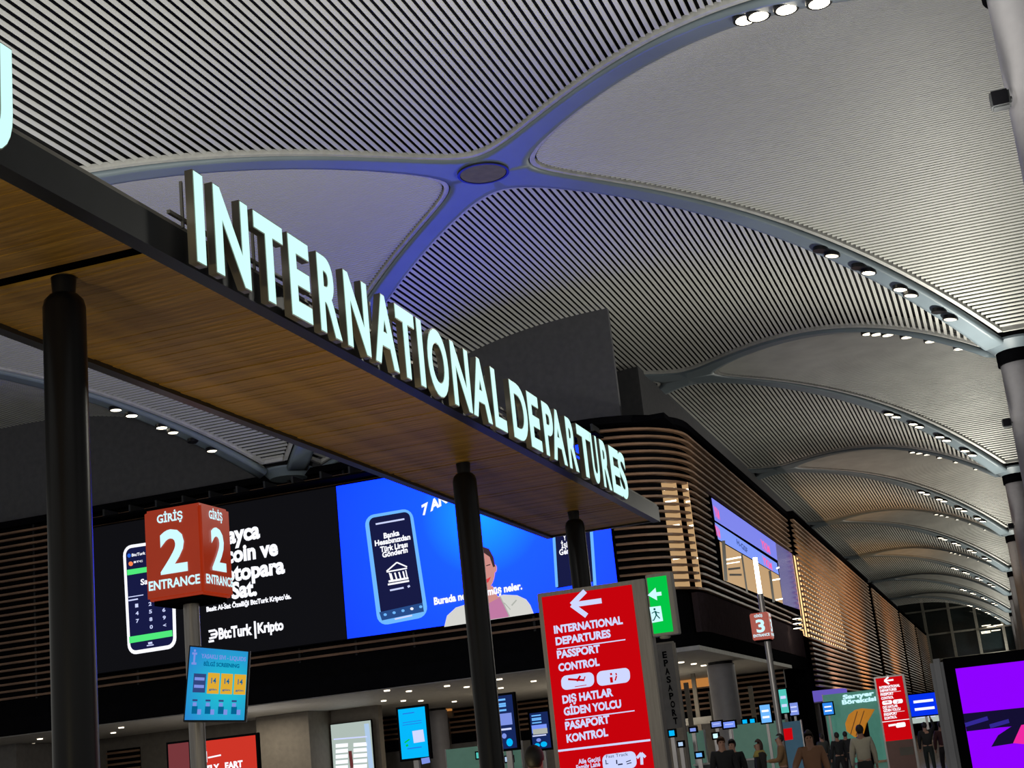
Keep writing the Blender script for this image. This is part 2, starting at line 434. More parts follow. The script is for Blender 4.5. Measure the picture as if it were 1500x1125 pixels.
# soffit below the mezzanine, walls of the lower hall
box('ceiling', -60, -13.05, 66.9, 97, 5.9, 6.1, M['lightwall'], kind='structure')
box('wall_far', -60, -13.5, 96, 96.4, 0, 5.9, M['greywall'], kind='structure')
xL = aty(555, 1060, 80).x
M['taupewall'] = mat('taupe_wall', (.13, .115, .095), .7)  # dark taupe base colour for lower hall walls and frames
box('wall_side', -60, xL, 80, 80.6, 0, 5.9, M['taupewall'], kind='structure')
box('wall_block', aty(0, 1100, 74).x - 8, aty(28, 1100, 74).x, 74, 80, 0, 5.88, M['greywall'], kind='structure')
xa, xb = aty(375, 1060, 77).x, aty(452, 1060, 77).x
box('wall_return', xa, xb, 77, 80, 0, 5.88, M['taupewall'], kind='structure')
# round columns of the lower hall
for px, y, r, lab in ((1067, 79.0, .74, 'thick round grey column under the mezzanine corner'), (641, 93, .7, 'pale round column behind the cyan screen'), (1187, 110, .85, 'round white column behind the crowd below the violet canopy')):
    p = aty(px, 1060, y); z1 = 5.9 if px != 1187 else 4.6
    c = thing('column', lab, 'column', (p.x, y, 0), group='lower hall columns')
    sub(lathe('shaft', [(r, 0), (r, z1 - .15)], (0, 0, 0), M['colm'] if px != 1187 else M['lightwall']), c)
    sub(lathe('shadow_gap', [(r * .9, z1 - .15), (r * .9, z1)], (0, 0, 0), M['black']), c)

# ---- second clad building beyond, and the far ones ------------------------
def clad(y0, y1, z0, z1, x, sp, fine, m, xin=.0, name='wall_left', wavy=False):
    r = root(name)
    box('backing', x - 1.2, x - .8, y0, y1, z0, z1, M['blackm'], r)
    if y0 > 110: box('end_panel', x - 1.2, x - .1, y0 - .1, y0, z0, z1, M['blackm'], r)
    box('top_coping', x - 1.2, x + .05, y0, y1, z1, z1 + .35, M['blackm'], r)
    n = int((z1 - z0) / sp); big = bmesh.new() if not fine else None
    for i in range(n):
        z = z0 + (i + .5) * sp
        if fine:
            o = box('slat', x - .24, x, y0, y1, z, z + .12, m, r)
        else: bxr(big, x - .24, x, y0, y1, z, z + .12)
    if not fine: link('slat_field', fin(big, 'slats'), m, r, kind='stuff')
    return r
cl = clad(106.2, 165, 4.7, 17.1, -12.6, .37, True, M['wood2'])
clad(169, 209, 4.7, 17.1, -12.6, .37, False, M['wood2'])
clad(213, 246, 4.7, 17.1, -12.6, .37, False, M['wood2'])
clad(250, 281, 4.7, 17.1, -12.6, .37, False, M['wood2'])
# lit shop glazing behind the slats
def lit(col, s, nm): return glow(nm, col, s)
M['amber'] = lit((.80, .50, .24), .62, 'amber_lit_interior'); M['amber2'] = lit((1.0, .60, .26), 1.5, 'amber_lit_glazing')
g = box('lit_glazing', -13.38, -13.36, 106.4, 138, 8.6, 14.6, M['amber2'], cl)
for i in range(19): box('glazing_post', -13.36, -13.30, 108.5 + 1.6 * i, 108.75 + 1.6 * i, 8.6, 14.6, M['black'], cl)
lamp('amber_wash', 'SPOT', (-5.5, 143, 2.2), 6500, (1, .55, .22), .2, (-12.7, 144, 12), spot=1.7)
lamp('amber_wash', 'SPOT', (-5.5, 187, 2.2), 5500, (1, .55, .22), .2, (-12.7, 189, 12), spot=1.7)
lamp('amber_wash', 'SPOT', (-7.5, 116, 2.2), 3000, (1, .72, .6), .2, (-12.7, 121, 8), spot=1.9)
# two lit window strips at the rounded corner
for i, (p0, p1, lab) in enumerate((((971, 728), (993, 860), None), ((1001, 728), (1010, 860), None))):
    q = [atx_ for atx_ in ()]
    a = aty(p0[0], p0[1], 69.0 if i == 0 else 69.9); b = aty(p1[0] + 9 * 0, p0[1], 69.0 if i == 0 else 69.9)
    box('lit_window', a.x, b.x, a.y, a.y + .05, 9.0, 14.2, M['amber'], wl, label='warm lit window strip behind the slats')
    for zz in (10.4, 12.0, 13.2, 13.8):
        box('tube_light', a.x + .1, b.x - .1 if i == 0 else b.x, a.y - .05, a.y, zz, zz + .07, M['smalllamp'], wl)

# side opening with blue advertising screen and lit lounge window
PX = Plane('x', -13.05)
M['adblue'] = glow('pale_blue_screen', (.19, .30, .93), 1.0)
M['adviolet'] = glow('violet_screen_top', (.20, .23, .86), .95)
M['addim'] = mat('dim_violet_glass', (.03, .03, .09), .15, emit=(.055, .05, .21), strength=1)
M['pink'] = glow('pink_print', (1., .12, .38), 1.)
M['dkblue'] = glow('dark_blue_print', (.03, .07, .30), 1.)
sc = thing('advertising_screen', 'slanting pale blue advertising screen set in the slatted side wall', 'screen')
box('housing', -13.6, -13.1, 74.7, 106.1, 9.75, 14.25, M['blackm'], sc)
PX.poly('upper_display', [(1042, 729), (1136, 795), (1139, 821), (1047, 762)], M['adviolet'], sc, 0)
PX.poly('lower_display', [(1047, 765), (1138, 825), (1141, 842), (1052, 790)], M['adblue'], sc, 0)
PX.poly('dim_display', [(1136, 795), (1160, 811), (1172, 893), (1147, 885)], M['addim'], sc, .0)
for pts in (((1046, 748), (1054, 754), 13), ((1048, 776), (1055, 781), 13), ((1115, 795), (1128, 804), 11), ((1117, 818), (1131, 828), 10)):
    PX.text('YKM', (pts[0][0], pts[0][1] + 7), (pts[1][0], pts[1][1] + 8), pts[2], M['pink'], sc, .03)
PX.text('H-GSF', (1079, 797), (1095, 811), 7, M['dkblue'], sc, .03)
PX.poly('lounge_glazing', [(1054, 793), (1141, 843), (1147, 884), (1060, 850)], M['amber'], sc, .0)
PX.lines('mullion', [((1086, 812), (1094, 868), 2.5), ((1127, 836), (1133, 882), 3.5), ((1059, 792), (1063, 851), 5)], M['fascia'], sc, .02)
PX.lines('tube_light', [((1063, 820), (1085, 816), 2.2), ((1063, 826), (1083, 823), 1.4), ((1131, 850), (1142, 848), 2), ((1136, 879), (1146, 877), 2), ((1137, 833), (1141, 831), 2)], M['smalllamp'], sc, .02)
PX.lines('shelf_shadow', [((1066, 834), (1084, 832), 3), ((1068, 842), (1086, 842), 3)], M['taupewall'], sc, .02)
for i in range(3):
    p = atx(1166.5 + i * .7, 904.5 + 7 * i, -12.5)
    downlight(p.x, p.y, p.z, 'bright round spotlight, %s from the top beside the slatted wall' % ORD[i], 'spotlights beside the advertising screen', True)

box('wall_lower', -14.0, -13.6, 97, 282, 0, 4.65, M['band'], kind='structure')
box('wall_lower', -30, -13.1, 105.6, 106.0, 0, 8.6, M['band'], kind='structure')
# ---- glazed end wall of the hall ------------------------------------------
M['night'] = mat('night_glass', (.012, .02, .022), .08)
M['mull'] = mat('mullion_grey', (.30, .29, .25), .5)
ew = root('window_1')
box('pane', -17, 30, 283.2, 283.3, 0, 24, M['night'], ew)
for i in range(9): box('mullion', -12.8 + i * 4.5, -12.3 + i * 4.5, 282.6, 283.1, 0, 24, M['mull'], ew)
for z in (8, 12.4, 17.0, 21.4): box('transom', -17, 30, 282.7, 283.0, z, z + .3, M['mull'], ew)
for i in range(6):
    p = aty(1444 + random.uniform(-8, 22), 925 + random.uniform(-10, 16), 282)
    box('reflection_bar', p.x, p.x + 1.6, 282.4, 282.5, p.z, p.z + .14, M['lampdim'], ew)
# hall wall to the right of the column row
box('wall_right', 21, 21.4, 40, 283, 0, 24, M['greywall'], kind='structure')

# ================================================================== CANOPY WITH ILLUMINATED LETTERS
X0, X1, Y0, Y1, ZC = -6.6, -4.72, 1.2, 22.4, 5.1
cp = thing('canopy', 'long flat canopy with oak slatted soffit and charcoal edge on black posts', 'canopy')
box('edge_beam', X1 - .12, X1, Y0, Y1, ZC - .02, ZC + .22, M['fascia'], cp)
box('edge_beam', X0, X0 + .1, Y0, Y1, ZC - .02, ZC + .16, M['fascia'], cp)
box('end_beam', X0, X1, Y1 - .06, Y1, ZC - .01, ZC + .18, M['fascia'], cp)
box('edge_flashing', X1 - .05, X1 - .02, Y0, Y1, ZC + .20, ZC + .262, M['galv'], cp)
box('roof_plate', X0 + .02, X1 - .1, Y0, Y1 - .02, ZC + .10, ZC + .2, M['blackm'], cp)
bm = bmesh.new(); bxr(bm, X0 + .06, X1 - .12, -.042, .042, -.012, .012); pl_me = fin(bm, 'plank'); pl_me.materials.append(M['soffit'])
M['soffit2'] = mat('canopy_oak_dark', (.50, .275, .05), .5, var=.15, scale=3., stretch=(1.2, 9, 1))
pl2 = pl_me.copy(); pl2.materials.clear(); pl2.materials.append(M['soffit2'])
y = Y0 + .05; i = 0
while y < Y1 - .06:
    if abs(y - 7.92) > .07 and abs(y - 15.85) > .03 and abs(y - 8.08) > .02 and abs(y - 20.35) > .03:
        o = bpy.data.objects.new('plank', pl_me if random.random() < .6 else pl2); C.objects.link(o); o.parent = cp
        o.location = (random.uniform(-.004, .004), y, ZC + .03 + random.uniform(-.004, .004))
    y += .088; i += 1
for k, yp in enumerate((8.02, 15.9, 20.4)):
    t = thing('canopy_post', ['thick black round post holding the near end of the canopy', 'black round post in front of the blue screen holding the canopy middle',
              'black round post behind the red totem holding the canopy end'][k], 'post', (-5.57 if k != 1 else -5.615, yp, 0), group='canopy posts')
    sub(lathe('shaft', [(.142, .02), (.142, 4.90), (.13, 4.95), (.10, 4.985)], (0, 0, 0), M['black']), t)
    sub(lathe('neck', [(.075, 4.98), (.085, 5.114)], (0, 0, 0), M['black'], seg=20), t)
    sub(lathe('base_plate', [(.26, 0), (.26, .02)], (0, 0, 0), M['steel']), t)

# letters
sg = thing('illuminated_sign', 'white glowing letters INTERNATIONAL DEPARTURES standing along the canopy edge', 'sign')
XF = -4.60
LET = [('I', (288, 380), (303, 387)), ('N', (317, 396), (369, 423)), ('T', (369.4, 314), (413.5, 350)), ('E', (420, 346), (458.8, 471.5)), ('R', (462.4, 374), (502, 496.8)),
       ('N', (501.5, 400), (544, 519.6)), ('A', (550, 525.6), (585.5, 542.4)), ('T', (577, 450), (606, 480)), ('I', (608, 468), (624.4, 564)), ('O', (624, 501), (659, 566)),
       ('N', (657.6, 501), (692.4, 602)), ('A', (693.6, 604), (721.9, 618.8)), ('L', (717, 539.6), (743.5, 629.6)), ('D', (744.7, 558.8), (773.3, 618.8)), ('E', (770.4, 576.8), (794.9, 657.2)),
       ('P', (792, 588.8), (808.3, 611.6)), ('A', (811.6, 670.4), (831.6, 680)), ('R', (826.3, 610.4), (848.4, 687.9)), ('T', (842.8, 621.7), (862.8, 635.6)), ('U', (863, 638), (879.6, 700.4)),
       ('R', (877, 645.2), (896.4, 712.4)), ('E', (890.4, 653.6), (912, 720.8)), ('S', (903.6, 669.2), (920.4, 719.6))]
ZB, HL = 5.09, .60
def letter(ch, y0, y1, first=False):
    me = glyphs(ch, .040, .5, 6)
    xs = [v.co.x for v in me.vertices]; ys = [v.co.y for v in me.vertices]
    a, b = min(xs), max(xs)
    h0, h1 = (0, CAP)
    for v in me.vertices:
        x, yv, z = v.co
        v.co = (XF - .03 + z * .06, y0 + (x - a) / (b - a) * (y1 - y0), ZB + (yv - h0) / (h1 - h0) * HL)
    o = link('letter', me, M['lettside'], sg)
    f = glyphs(ch, .030, 0, 6)
    xs = [v.co.x for v in f.vertices]
    for v in f.vertices:
        x, yv, z = v.co
        v.co = (XF + .004, y0 + (x - a) / (b - a) * (y1 - y0), ZB + (yv - h0) / (h1 - h0) * HL)
    link('letter_face', f, M['lett'], o)
    return o
YL = []
for ch, a, b in LET:
    ya, yb = atx(*a, XF).y, atx(*b, XF).y
    YL.append((ya, yb)); letter(ch, ya, yb)
ye = atx(18, 120, XF).y; letter('U', ye - .42, ye)
# mounting rail and brackets behind the letters
box('mounting_rail', XF - .15, XF - .125, YL[0][0] - .1, YL[-1][1] + .1, ZC + .30, ZC + .325, M['galv'], sg)
bm = bmesh.new(); bxr(bm, -.01, .01, -.008, .008, 0, .34); br_me = fin(bm, 'bracket'); br_me.materials.append(M['galv'])
for ya, yb in YL:
    o = bpy.data.objects.new('bracket', br_me); C.objects.link(o); o.parent = sg; o.location = (XF - .13, (ya + yb) / 2, ZC + .247)

# ================================================================== LED WALL
PL = Plane('y', 65.9)
YLED = 65.9
ledz0, ledz1 = 8.42, 16.15
xa, xm, xb = -44.8, -30.15, -16.25
s1 = thing('led_screen', 'black left half of the video wall with white phone graphic and slogan', 'screen')
box('cabinet', xa, xm, YLED, 66.38, ledz0, ledz1, M['blackm'], s1)
poly('display', [(xa + .05, YLED - .01, ledz0 + .05), (xm, YLED - .01, ledz0 + .05), (xm, YLED - .01, ledz1 - .05), (xa + .05, YLED - .01, ledz1 - .05)], M['ledblack'], s1)
PL.c = YLED - .01
PL.rrect('phone_rim', [(180, 800), (255, 789), (259, 949), (188, 960)], M['white'], s1, .17, .02, label='white phone outline on the black display')
PL.rrect('phone_screen', [(184.5, 804), (250.5, 794), (254.5, 944), (192, 954)], M['navy'], s1, .13, .04)
M['lgreen'] = glow('mint_green', (.08, .82, .20), 1.)
M['orange'] = glow('orange_dot', (1., .25, .08), 1.)
M['midblue'] = glow('mid_blue', (.02, .12, .7), 1.)
PL.poly('green_bar', [(187, 835), (252, 825), (252.4, 832), (187.3, 843)], M['lgreen'], s1, .06)
PL.poly('green_bar', [(190, 933), (253, 923), (253.6, 932), (190.6, 942.5)], M['lgreen'], s1, .06)
PL.disc('orange_dot', (192.5, 826), 3.3, 3.3, M['orange'], s1, .06)
PL.disc('blue_dot', (190, 814), 2.6, 3, M['midblue'], s1, .06)
PL.text('BtcTurk', (194, 815.5), (214, 812), 4, M['white'], s1, .06)
PL.text('BTC', (197, 825), (210, 823), 2.5, M['white'], s1, .06)
PL.text('Sat', (207, 857), (222, 854.6), 8, M['white'], s1, .06)
PL.lines('text_line', [((189, 875), (211, 871.5), 1.3), ((189, 880), (203, 877.5), 2)], M['whiteblue'], s1, .06)
k = 0
for r_ in range(4):
    for c_ in range(3):
        if r_ == 3 and c_ == 0: continue
        n_ = ['1', '2', '3', '4', '5', '6', '7', '8', '9', '', '0', '<'][r_ * 3 + c_]
        px, py = 199 + c_ * 19.6 + r_ * .6, 890 + r_ * 11.2 - c_ * 2.4
        PL.text(n_, (px, py), (px + 4.5, py - .7), 5, M['whiteblue'], s1, .06)
PL.lines('text_line', [((216, 946), (226, 944.5), 1.5), ((218, 942.5), (224, 941.5), 3)], M['whiteblue'], s1, .06)
# slogan
PL.text('Kolayca', (297, 803.5), (381.5, 787), 23, M['white'], s1, .03, .045)
PL.text('Bitcoin ve', (303, 830), (408, 812), 22, M['white'], s1, .03, .045)
PL.text('Kriptopara', (297, 858), (418, 838.5), 22, M['white'], s1, .03, .045)
PL.text('Al, Sat.', (303, 882.5), (377, 871), 22, M['white'], s1, .03, .045)
PL.text('Basit Al-Sat Özelliği BtcTurk Kripto\'da.', (303, 896), (427, 876.5), 6.5, M['white'], s1, .03, .05, shear=1)
PL.text('BtcTurk', (321, 936), (370, 929), 15, M['white'], s1, .03, .045)
PL.line('divider', (373.5, 910), (375, 935.5), 3, M['white'], s1, .03)
PL.text('Kripto', (378, 927.5), (416, 922), 14, M['white'], s1, .03, .045)
PL.lines('emblem', [((306, 925), (316, 923), 3.2), ((309, 930), (319, 928), 3.2), ((307, 935.5), (317, 933), 3.2), ((306, 940), (314, 938.5), 3.2), ((316, 923), (319, 928), 2.6), ((319, 928), (316, 934), 2.6)], M['white'], s1, .03)

s2 = thing('led_screen', 'bright blue right half of the video wall with phone and smiling man', 'screen')
box('cabinet', xm + .01, xb, YLED, 66.38, ledz0, ledz1, M['blackm'], s2)
bm_ = bpy.data.materials.new('led_blue'); bm_.use_nodes = True
nt = bm_.node_tree; b = nt.nodes['Principled BSDF']; b.inputs['Base Color'].default_value = (.01, .01, .02, 1)
tc = nt.nodes.new('ShaderNodeTexCoord'); vm = nt.nodes.new('ShaderNodeVectorMath'); vm.operation = 'DISTANCE'
hc = aty(706, 748, YLED); vm.inputs[1].default_value = (hc.x, hc.y, hc.z)
nt.links.new(tc.outputs['Object'], vm.inputs[0])
rp = nt.nodes.new('ShaderNodeValToRGB'); mr = nt.nodes.new('ShaderNodeMapRange'); mr.inputs[2].default_value = 9.0
nt.links.new(vm.outputs['Value'], mr.inputs[0]); nt.links.new(mr.outputs[0], rp.inputs[0])
rp.color_ramp.elements[0].color = (.0, .045, 1, 1); rp.color_ramp.elements[1].color = (.0, .006, .11, 1)
e = rp.color_ramp.elements.new(.35); e.color = (0, .0115, 1, 1)
nt.links.new(rp.outputs[0], b.inputs['Emission Color']); b.inputs['Emission Strength'].default_value = 9.0
M['ledblue'] = bm_
poly('display', [(xm + .03, YLED - .01, ledz0 + .05), (xb - .02, YLED - .01, ledz0 + .05), (xb - .02, YLED - .01, ledz1 - .05), (xm + .03, YLED - .01, ledz1 - .05)], M['ledblue'], s2)
PL.rrect('phone_rim', [(533.5, 756), (603.5, 744), (628, 903), (554, 917.5)], M['lightblue'], s2, .2, .02)
PL.rrect('phone_screen', [(540, 759.5), (600, 749), (620.5, 889), (559, 903.5)], M['navy'], s2, .14, .04)
M['teal2'] = glow('phone_bar_blue', (.02, .07, .24), 1.)
PL.poly('bottom_bar', [(556, 897), (619.5, 883), (621.5, 896), (560, 909)], M['teal2'], s2, .045)
PL.lines('text_line', [((551, 768), (593, 760.5), 2.4), ((579, 907), (604.5, 901.5), 2.2), ((572, 865), (592, 861), 2.5), ((598, 860), (601, 858), 3)], M['whiteblue'], s2, .06)
for s_, a_, b_, h_ in (('Banka', (563, 789), (586, 784), 7.5), ('Hesabınızdan', (550, 800), (602, 790), 7.5), ('Türk Lirası', (558, 809), (598, 801), 7.5), ('Gönderin', (561, 817), (598, 809), 7.5)):
    PL.text(s_, a_, b_, h_, M['white'], s2, .06, .04)
PL.lines('bank_icon', [((567, 837), (582, 824), 2), ((582, 824), (597, 830.5), 2), ((567, 838), (597, 832.5), 2), ((573, 840), (576, 850), 2.2), ((579, 839), (582, 849), 2.2), ((585, 838), (588, 848), 2.2), ((591, 837), (593.5, 847), 2.2),
                      ((570, 852), (599, 847), 3), ((569, 856.5), (600, 851), 2.6), ((571, 839), (574, 850), 1.6), ((595, 835), (597.5, 847), 1.6)], M['white'], s2, .06)
for i in range(5): PL.disc('tab_icon', (565 + i * 13, 900.5 - i * 2.9), 2.4, 2, M['white'] if i == 3 else M['lightblue'], s2, .06)
PL.text('7 ANLA', (619, 755), (677, 724), 14, M['white'], s2, .03, .05)
PL.text('Burada neler görmüş neler.', (637, 886), (766, 863), 10, M['white'], s2, .09, .045)
M['cream'] = glow('cream_jacket', (.66, .66, .62), 1.); M['pinks'] = glow('pink_shirt', (.52, .19, .36), 1.); M['face'] = glow('face_tone', (.62, .27, .24), 1.)
M['hairp'] = glow('hair_print', (.05, .025, .03), 1.); M['mouth'] = glow('mouth_print', (.7, .05, .06), 1.); M['creamd'] = glow('jacket_fold', (.42, .44, .40), 1.)
PL.poly('jacket', [(651, 918.5), (655, 902), (668, 890), (690, 883), (712, 878), (738, 871), (758, 872), (771, 878), (777, 886), (782, 898.5)], M['cream'], s2, .03)
PL.poly('shirt', [(706, 880), (733, 874), (739, 884), (746, 903.5), (700, 910.5)], M['pinks'], s2, .04)
PL.poly('neck', [(702, 862), (722, 858), (731, 876), (716, 884), (702, 882)], M['face'], s2, .05)
PL.disc('head', (709, 836), 17, 29, M['face'], s2, .055, 28)
PL.disc('ear', (725.5, 833), 3, 6, M['face'], s2, .052)
PL.poly('hair', [(688, 826), (690, 812), (697, 803), (707, 800.5), (717, 804), (724, 817), (726, 830), (723, 831), (718, 816), (708, 809), (697, 812)], M['hairp'], s2, .065)
PL.lines('face_lines', [((713, 829), (719, 827), 1.4), ((697, 831), (703, 829.5), 1.4)], M['hairp'], s2, .07)
PL.poly('smile', [(697, 849), (709, 851), (720, 845), (716, 853), (706, 857), (700, 854)], M['mouth'], s2, .07)
PL.lines('teeth', [((701, 850.5), (713, 848.5), 2)], M['cream'], s2, .075)
PL.lines('jacket_fold', [((750, 887), (757, 879), 2), ((733, 874), (747, 903), 1.6), ((739, 883), (748, 893), 1.2)], M['creamd'], s2, .045)
PL.poly('second_phone', [(812, 780), (868, 771), (872, 852), (816, 862)], M['navy'], s2, .03)
PL.lines('second_phone_rim', [((811, 776), (816, 860), 4), ((866, 770), (872, 860), 4.5)], M['lightblue'], s2, .035)
PL.text('Y', (826, 792), (830, 791), 7, M['white'], s2, .05); PL.text('İşle', (823, 803.5), (836, 801), 8, M['white'], s2, .05); PL.text('Gerç', (820, 813.5), (838, 810), 8, M['white'], s2, .05)

# ================================================================== ENTRANCE CUBES
def entrance(label, y, x0, x1, z0, z1, dep, num, pole, group):
    t = thing('entrance_sign', label, 'sign', group=group)
    bm = bmesh.new(); bxr(bm, x0, x1, y, y + dep, z0, z1); link('sign_cube', fin(bm, 'cube', bevel=.03), M['redbox'], t)
    box('cube_underside', x0 + .06, x1 - .06, y + .06, y + dep - .06, z0 - .05, z0, M['blackm'], t)
    h = z1 - z0; wd = x1 - x0
    def put(s_, ax, u0, u1, zb, hh, m):
        me = glyphs(s_, .03, 0); xs = [v.co.x for v in me.vertices]; a, b = min(xs), max(xs)
        for v in me.vertices:
            f = (v.co.x - a) / (b - a); zz = z0 + h * zb + v.co.y / CAP * h * hh
            if ax == 'y': v.co = (x0 + wd * (u0 + (u1 - u0) * f), y - .012, zz)
            else: v.co = (x1 + .012, y + dep * (u0 + (u1 - u0) * f), zz)
        link('lettering', me, m, t)
    for ax in 'yx':
        put('GİRİŞ', ax, .25, .70, .84, .085, M['cyanw']); put(num, ax, .28, .75, .285, .44, M['cyanw']); put('ENTRANCE', ax, .06, .95, .115, .095, M['cyanw'])
    return t
e2 = entrance('red illuminated cube on a steel pole marked entrance 2', 14.0, -8.77, -8.05, 3.76, 4.77, .66, '2', None, 'entrance cubes')
sub(lathe('pole', [(.088, 0), (.088, 3.72)], (-8.41, 14.33, 0), M['steel']), e2)
e3 = entrance('small red illuminated cube on a distant pole marked entrance 3', 48.0, -7.58, -6.98, 4.75, 5.62, .66, '3', None, 'entrance cubes')
sub(lathe('pole', [(.10, 0), (.10, 6.25)], (-7.18, 48.35, 0), M['steel']), e3)
sub(lathe('light_tube', [(.07, 6.25), (.07, 7.45)], (-7.18, 48.35, 0), M['lamp']), e3)

# blue notice screen on the pole
ns = thing('notice_screen', 'cyan notice screen with yellow boxes fixed on the entrance 2 pole', 'screen')
c0 = [aty(277, 945, 13.86), aty(366, 953, 14.05), aty(360, 1057, 13.95), aty(268, 1057, 13.76)]
nrm_ = (c0[1] - c0[0]).cross(c0[3] - c0[0]).normalized()
if nrm_.y > 0: nrm_ = -nrm_
poly('casing', [p - nrm_ * .01 for p in c0], M['black'], ns, thick=-.06, nrm=nrm_)
def uv(u, v, l=.006): return c0[0] * (1 - u) * (1 - v) + c0[1] * u * (1 - v) + c0[2] * u * v + c0[3] * (1 - u) * v + nrm_ * l
def q4(nm, u0, v0, u1, v1, m, l=.012): poly(nm, [uv(u0, v0, l), uv(u1, v0, l), uv(u1, v1, l), uv(u0, v1, l)], m, ns)
g_ = bpy.data.materials.new('notice_gradient'); g_.use_nodes = True; nt = g_.node_tree; b = nt.nodes['Principled BSDF']; b.inputs['Base Color'].default_value = (.01, .02, .03, 1)
tc = nt.nodes.new('ShaderNodeTexCoord'); vm = nt.nodes.new('ShaderNodeVectorMath'); vm.operation = 'DISTANCE'; q = uv(.65, .55); vm.inputs[1].default_value = tuple(q)
nt.links.new(tc.outputs['Object'], vm.inputs[0]); mr = nt.nodes.new('ShaderNodeMapRange'); mr.inputs[2].default_value = .55; rp = nt.nodes.new('ShaderNodeValToRGB')
nt.links.new(vm.outputs['Value'], mr.inputs[0]); nt.links.new(mr.outputs[0], rp.inputs[0])
rp.color_ramp.elements[0].color = (.0, .55, .62, 1); rp.color_ramp.elements[1].color = (.01, .20, .62, 1)
nt.links.new(rp.outputs[0], b.inputs['Emission Color']); b.inputs['Emission Strength'].default_value = 1.0
q4('display', .025, .02, .975, .98, g_, .004)
M['yel'] = glow('notice_yellow', (.72, .40, .03), 1.); M['teald'] = glow('notice_teal_dark', (.0, .12, .28), 1.); M['lilac'] = glow('notice_lilac', (.20, .28, .75), 1.); M['bnavy'] = glow('notice_navy', (.03, .06, .20), 1.)
def nt_text(s_, u0, u1, v, h, m, l=.02):
    me = glyphs(s_, .03, 0); xs = [vv.co.x for vv in me.vertices]; a, b = min(xs), max(xs)
    for vv in me.vertices: vv.co = uv(u0 + (u1 - u0) * (vv.co.x - a) / (b - a), v - vv.co.y / CAP * h, l)
    link('lettering', me, m, ns)
nt_text('YASAKLI SIVI - LIQUIDS', .22, .95, .16, .055, M['lilac']); nt_text('BİLGİ SCREENING', .27, .85, .26, .05, M['teald'])
nt_text('İ', .07, .15, .25, .14, M['lilac'])
q4('notice_box', .12, .37, .32, .62, M['bnavy'])
for i in range(3):
    q4('notice_box', .35 + i * .215, .35, .54 + i * .215, .63, M['yel']); nt_text('14', .41 + i * .215, .49 + i * .215, .49, .07, M['teald']); nt_text('gün', .38 + i * .215, .51 + i * .215, .585, .025, M['teald'])
for i in range(2): q4('text_line', .14, .42 + i * .1, .30, .46 + i * .1, M['lilac'], .018)
for i in range(4):
    u = .13 + i * .21
    q4('bottle_icon', u, .71, u + .08, .735, M['bnavy']); q4('bottle_icon', u + .01, .75, u + .07, .80, M['lilac']); q4('bottle_icon', u + .0, .80, u + .09, .90, M['teald']); q4('bottle_icon', u + .09, .84, u + .15, .91, M['lilac'])

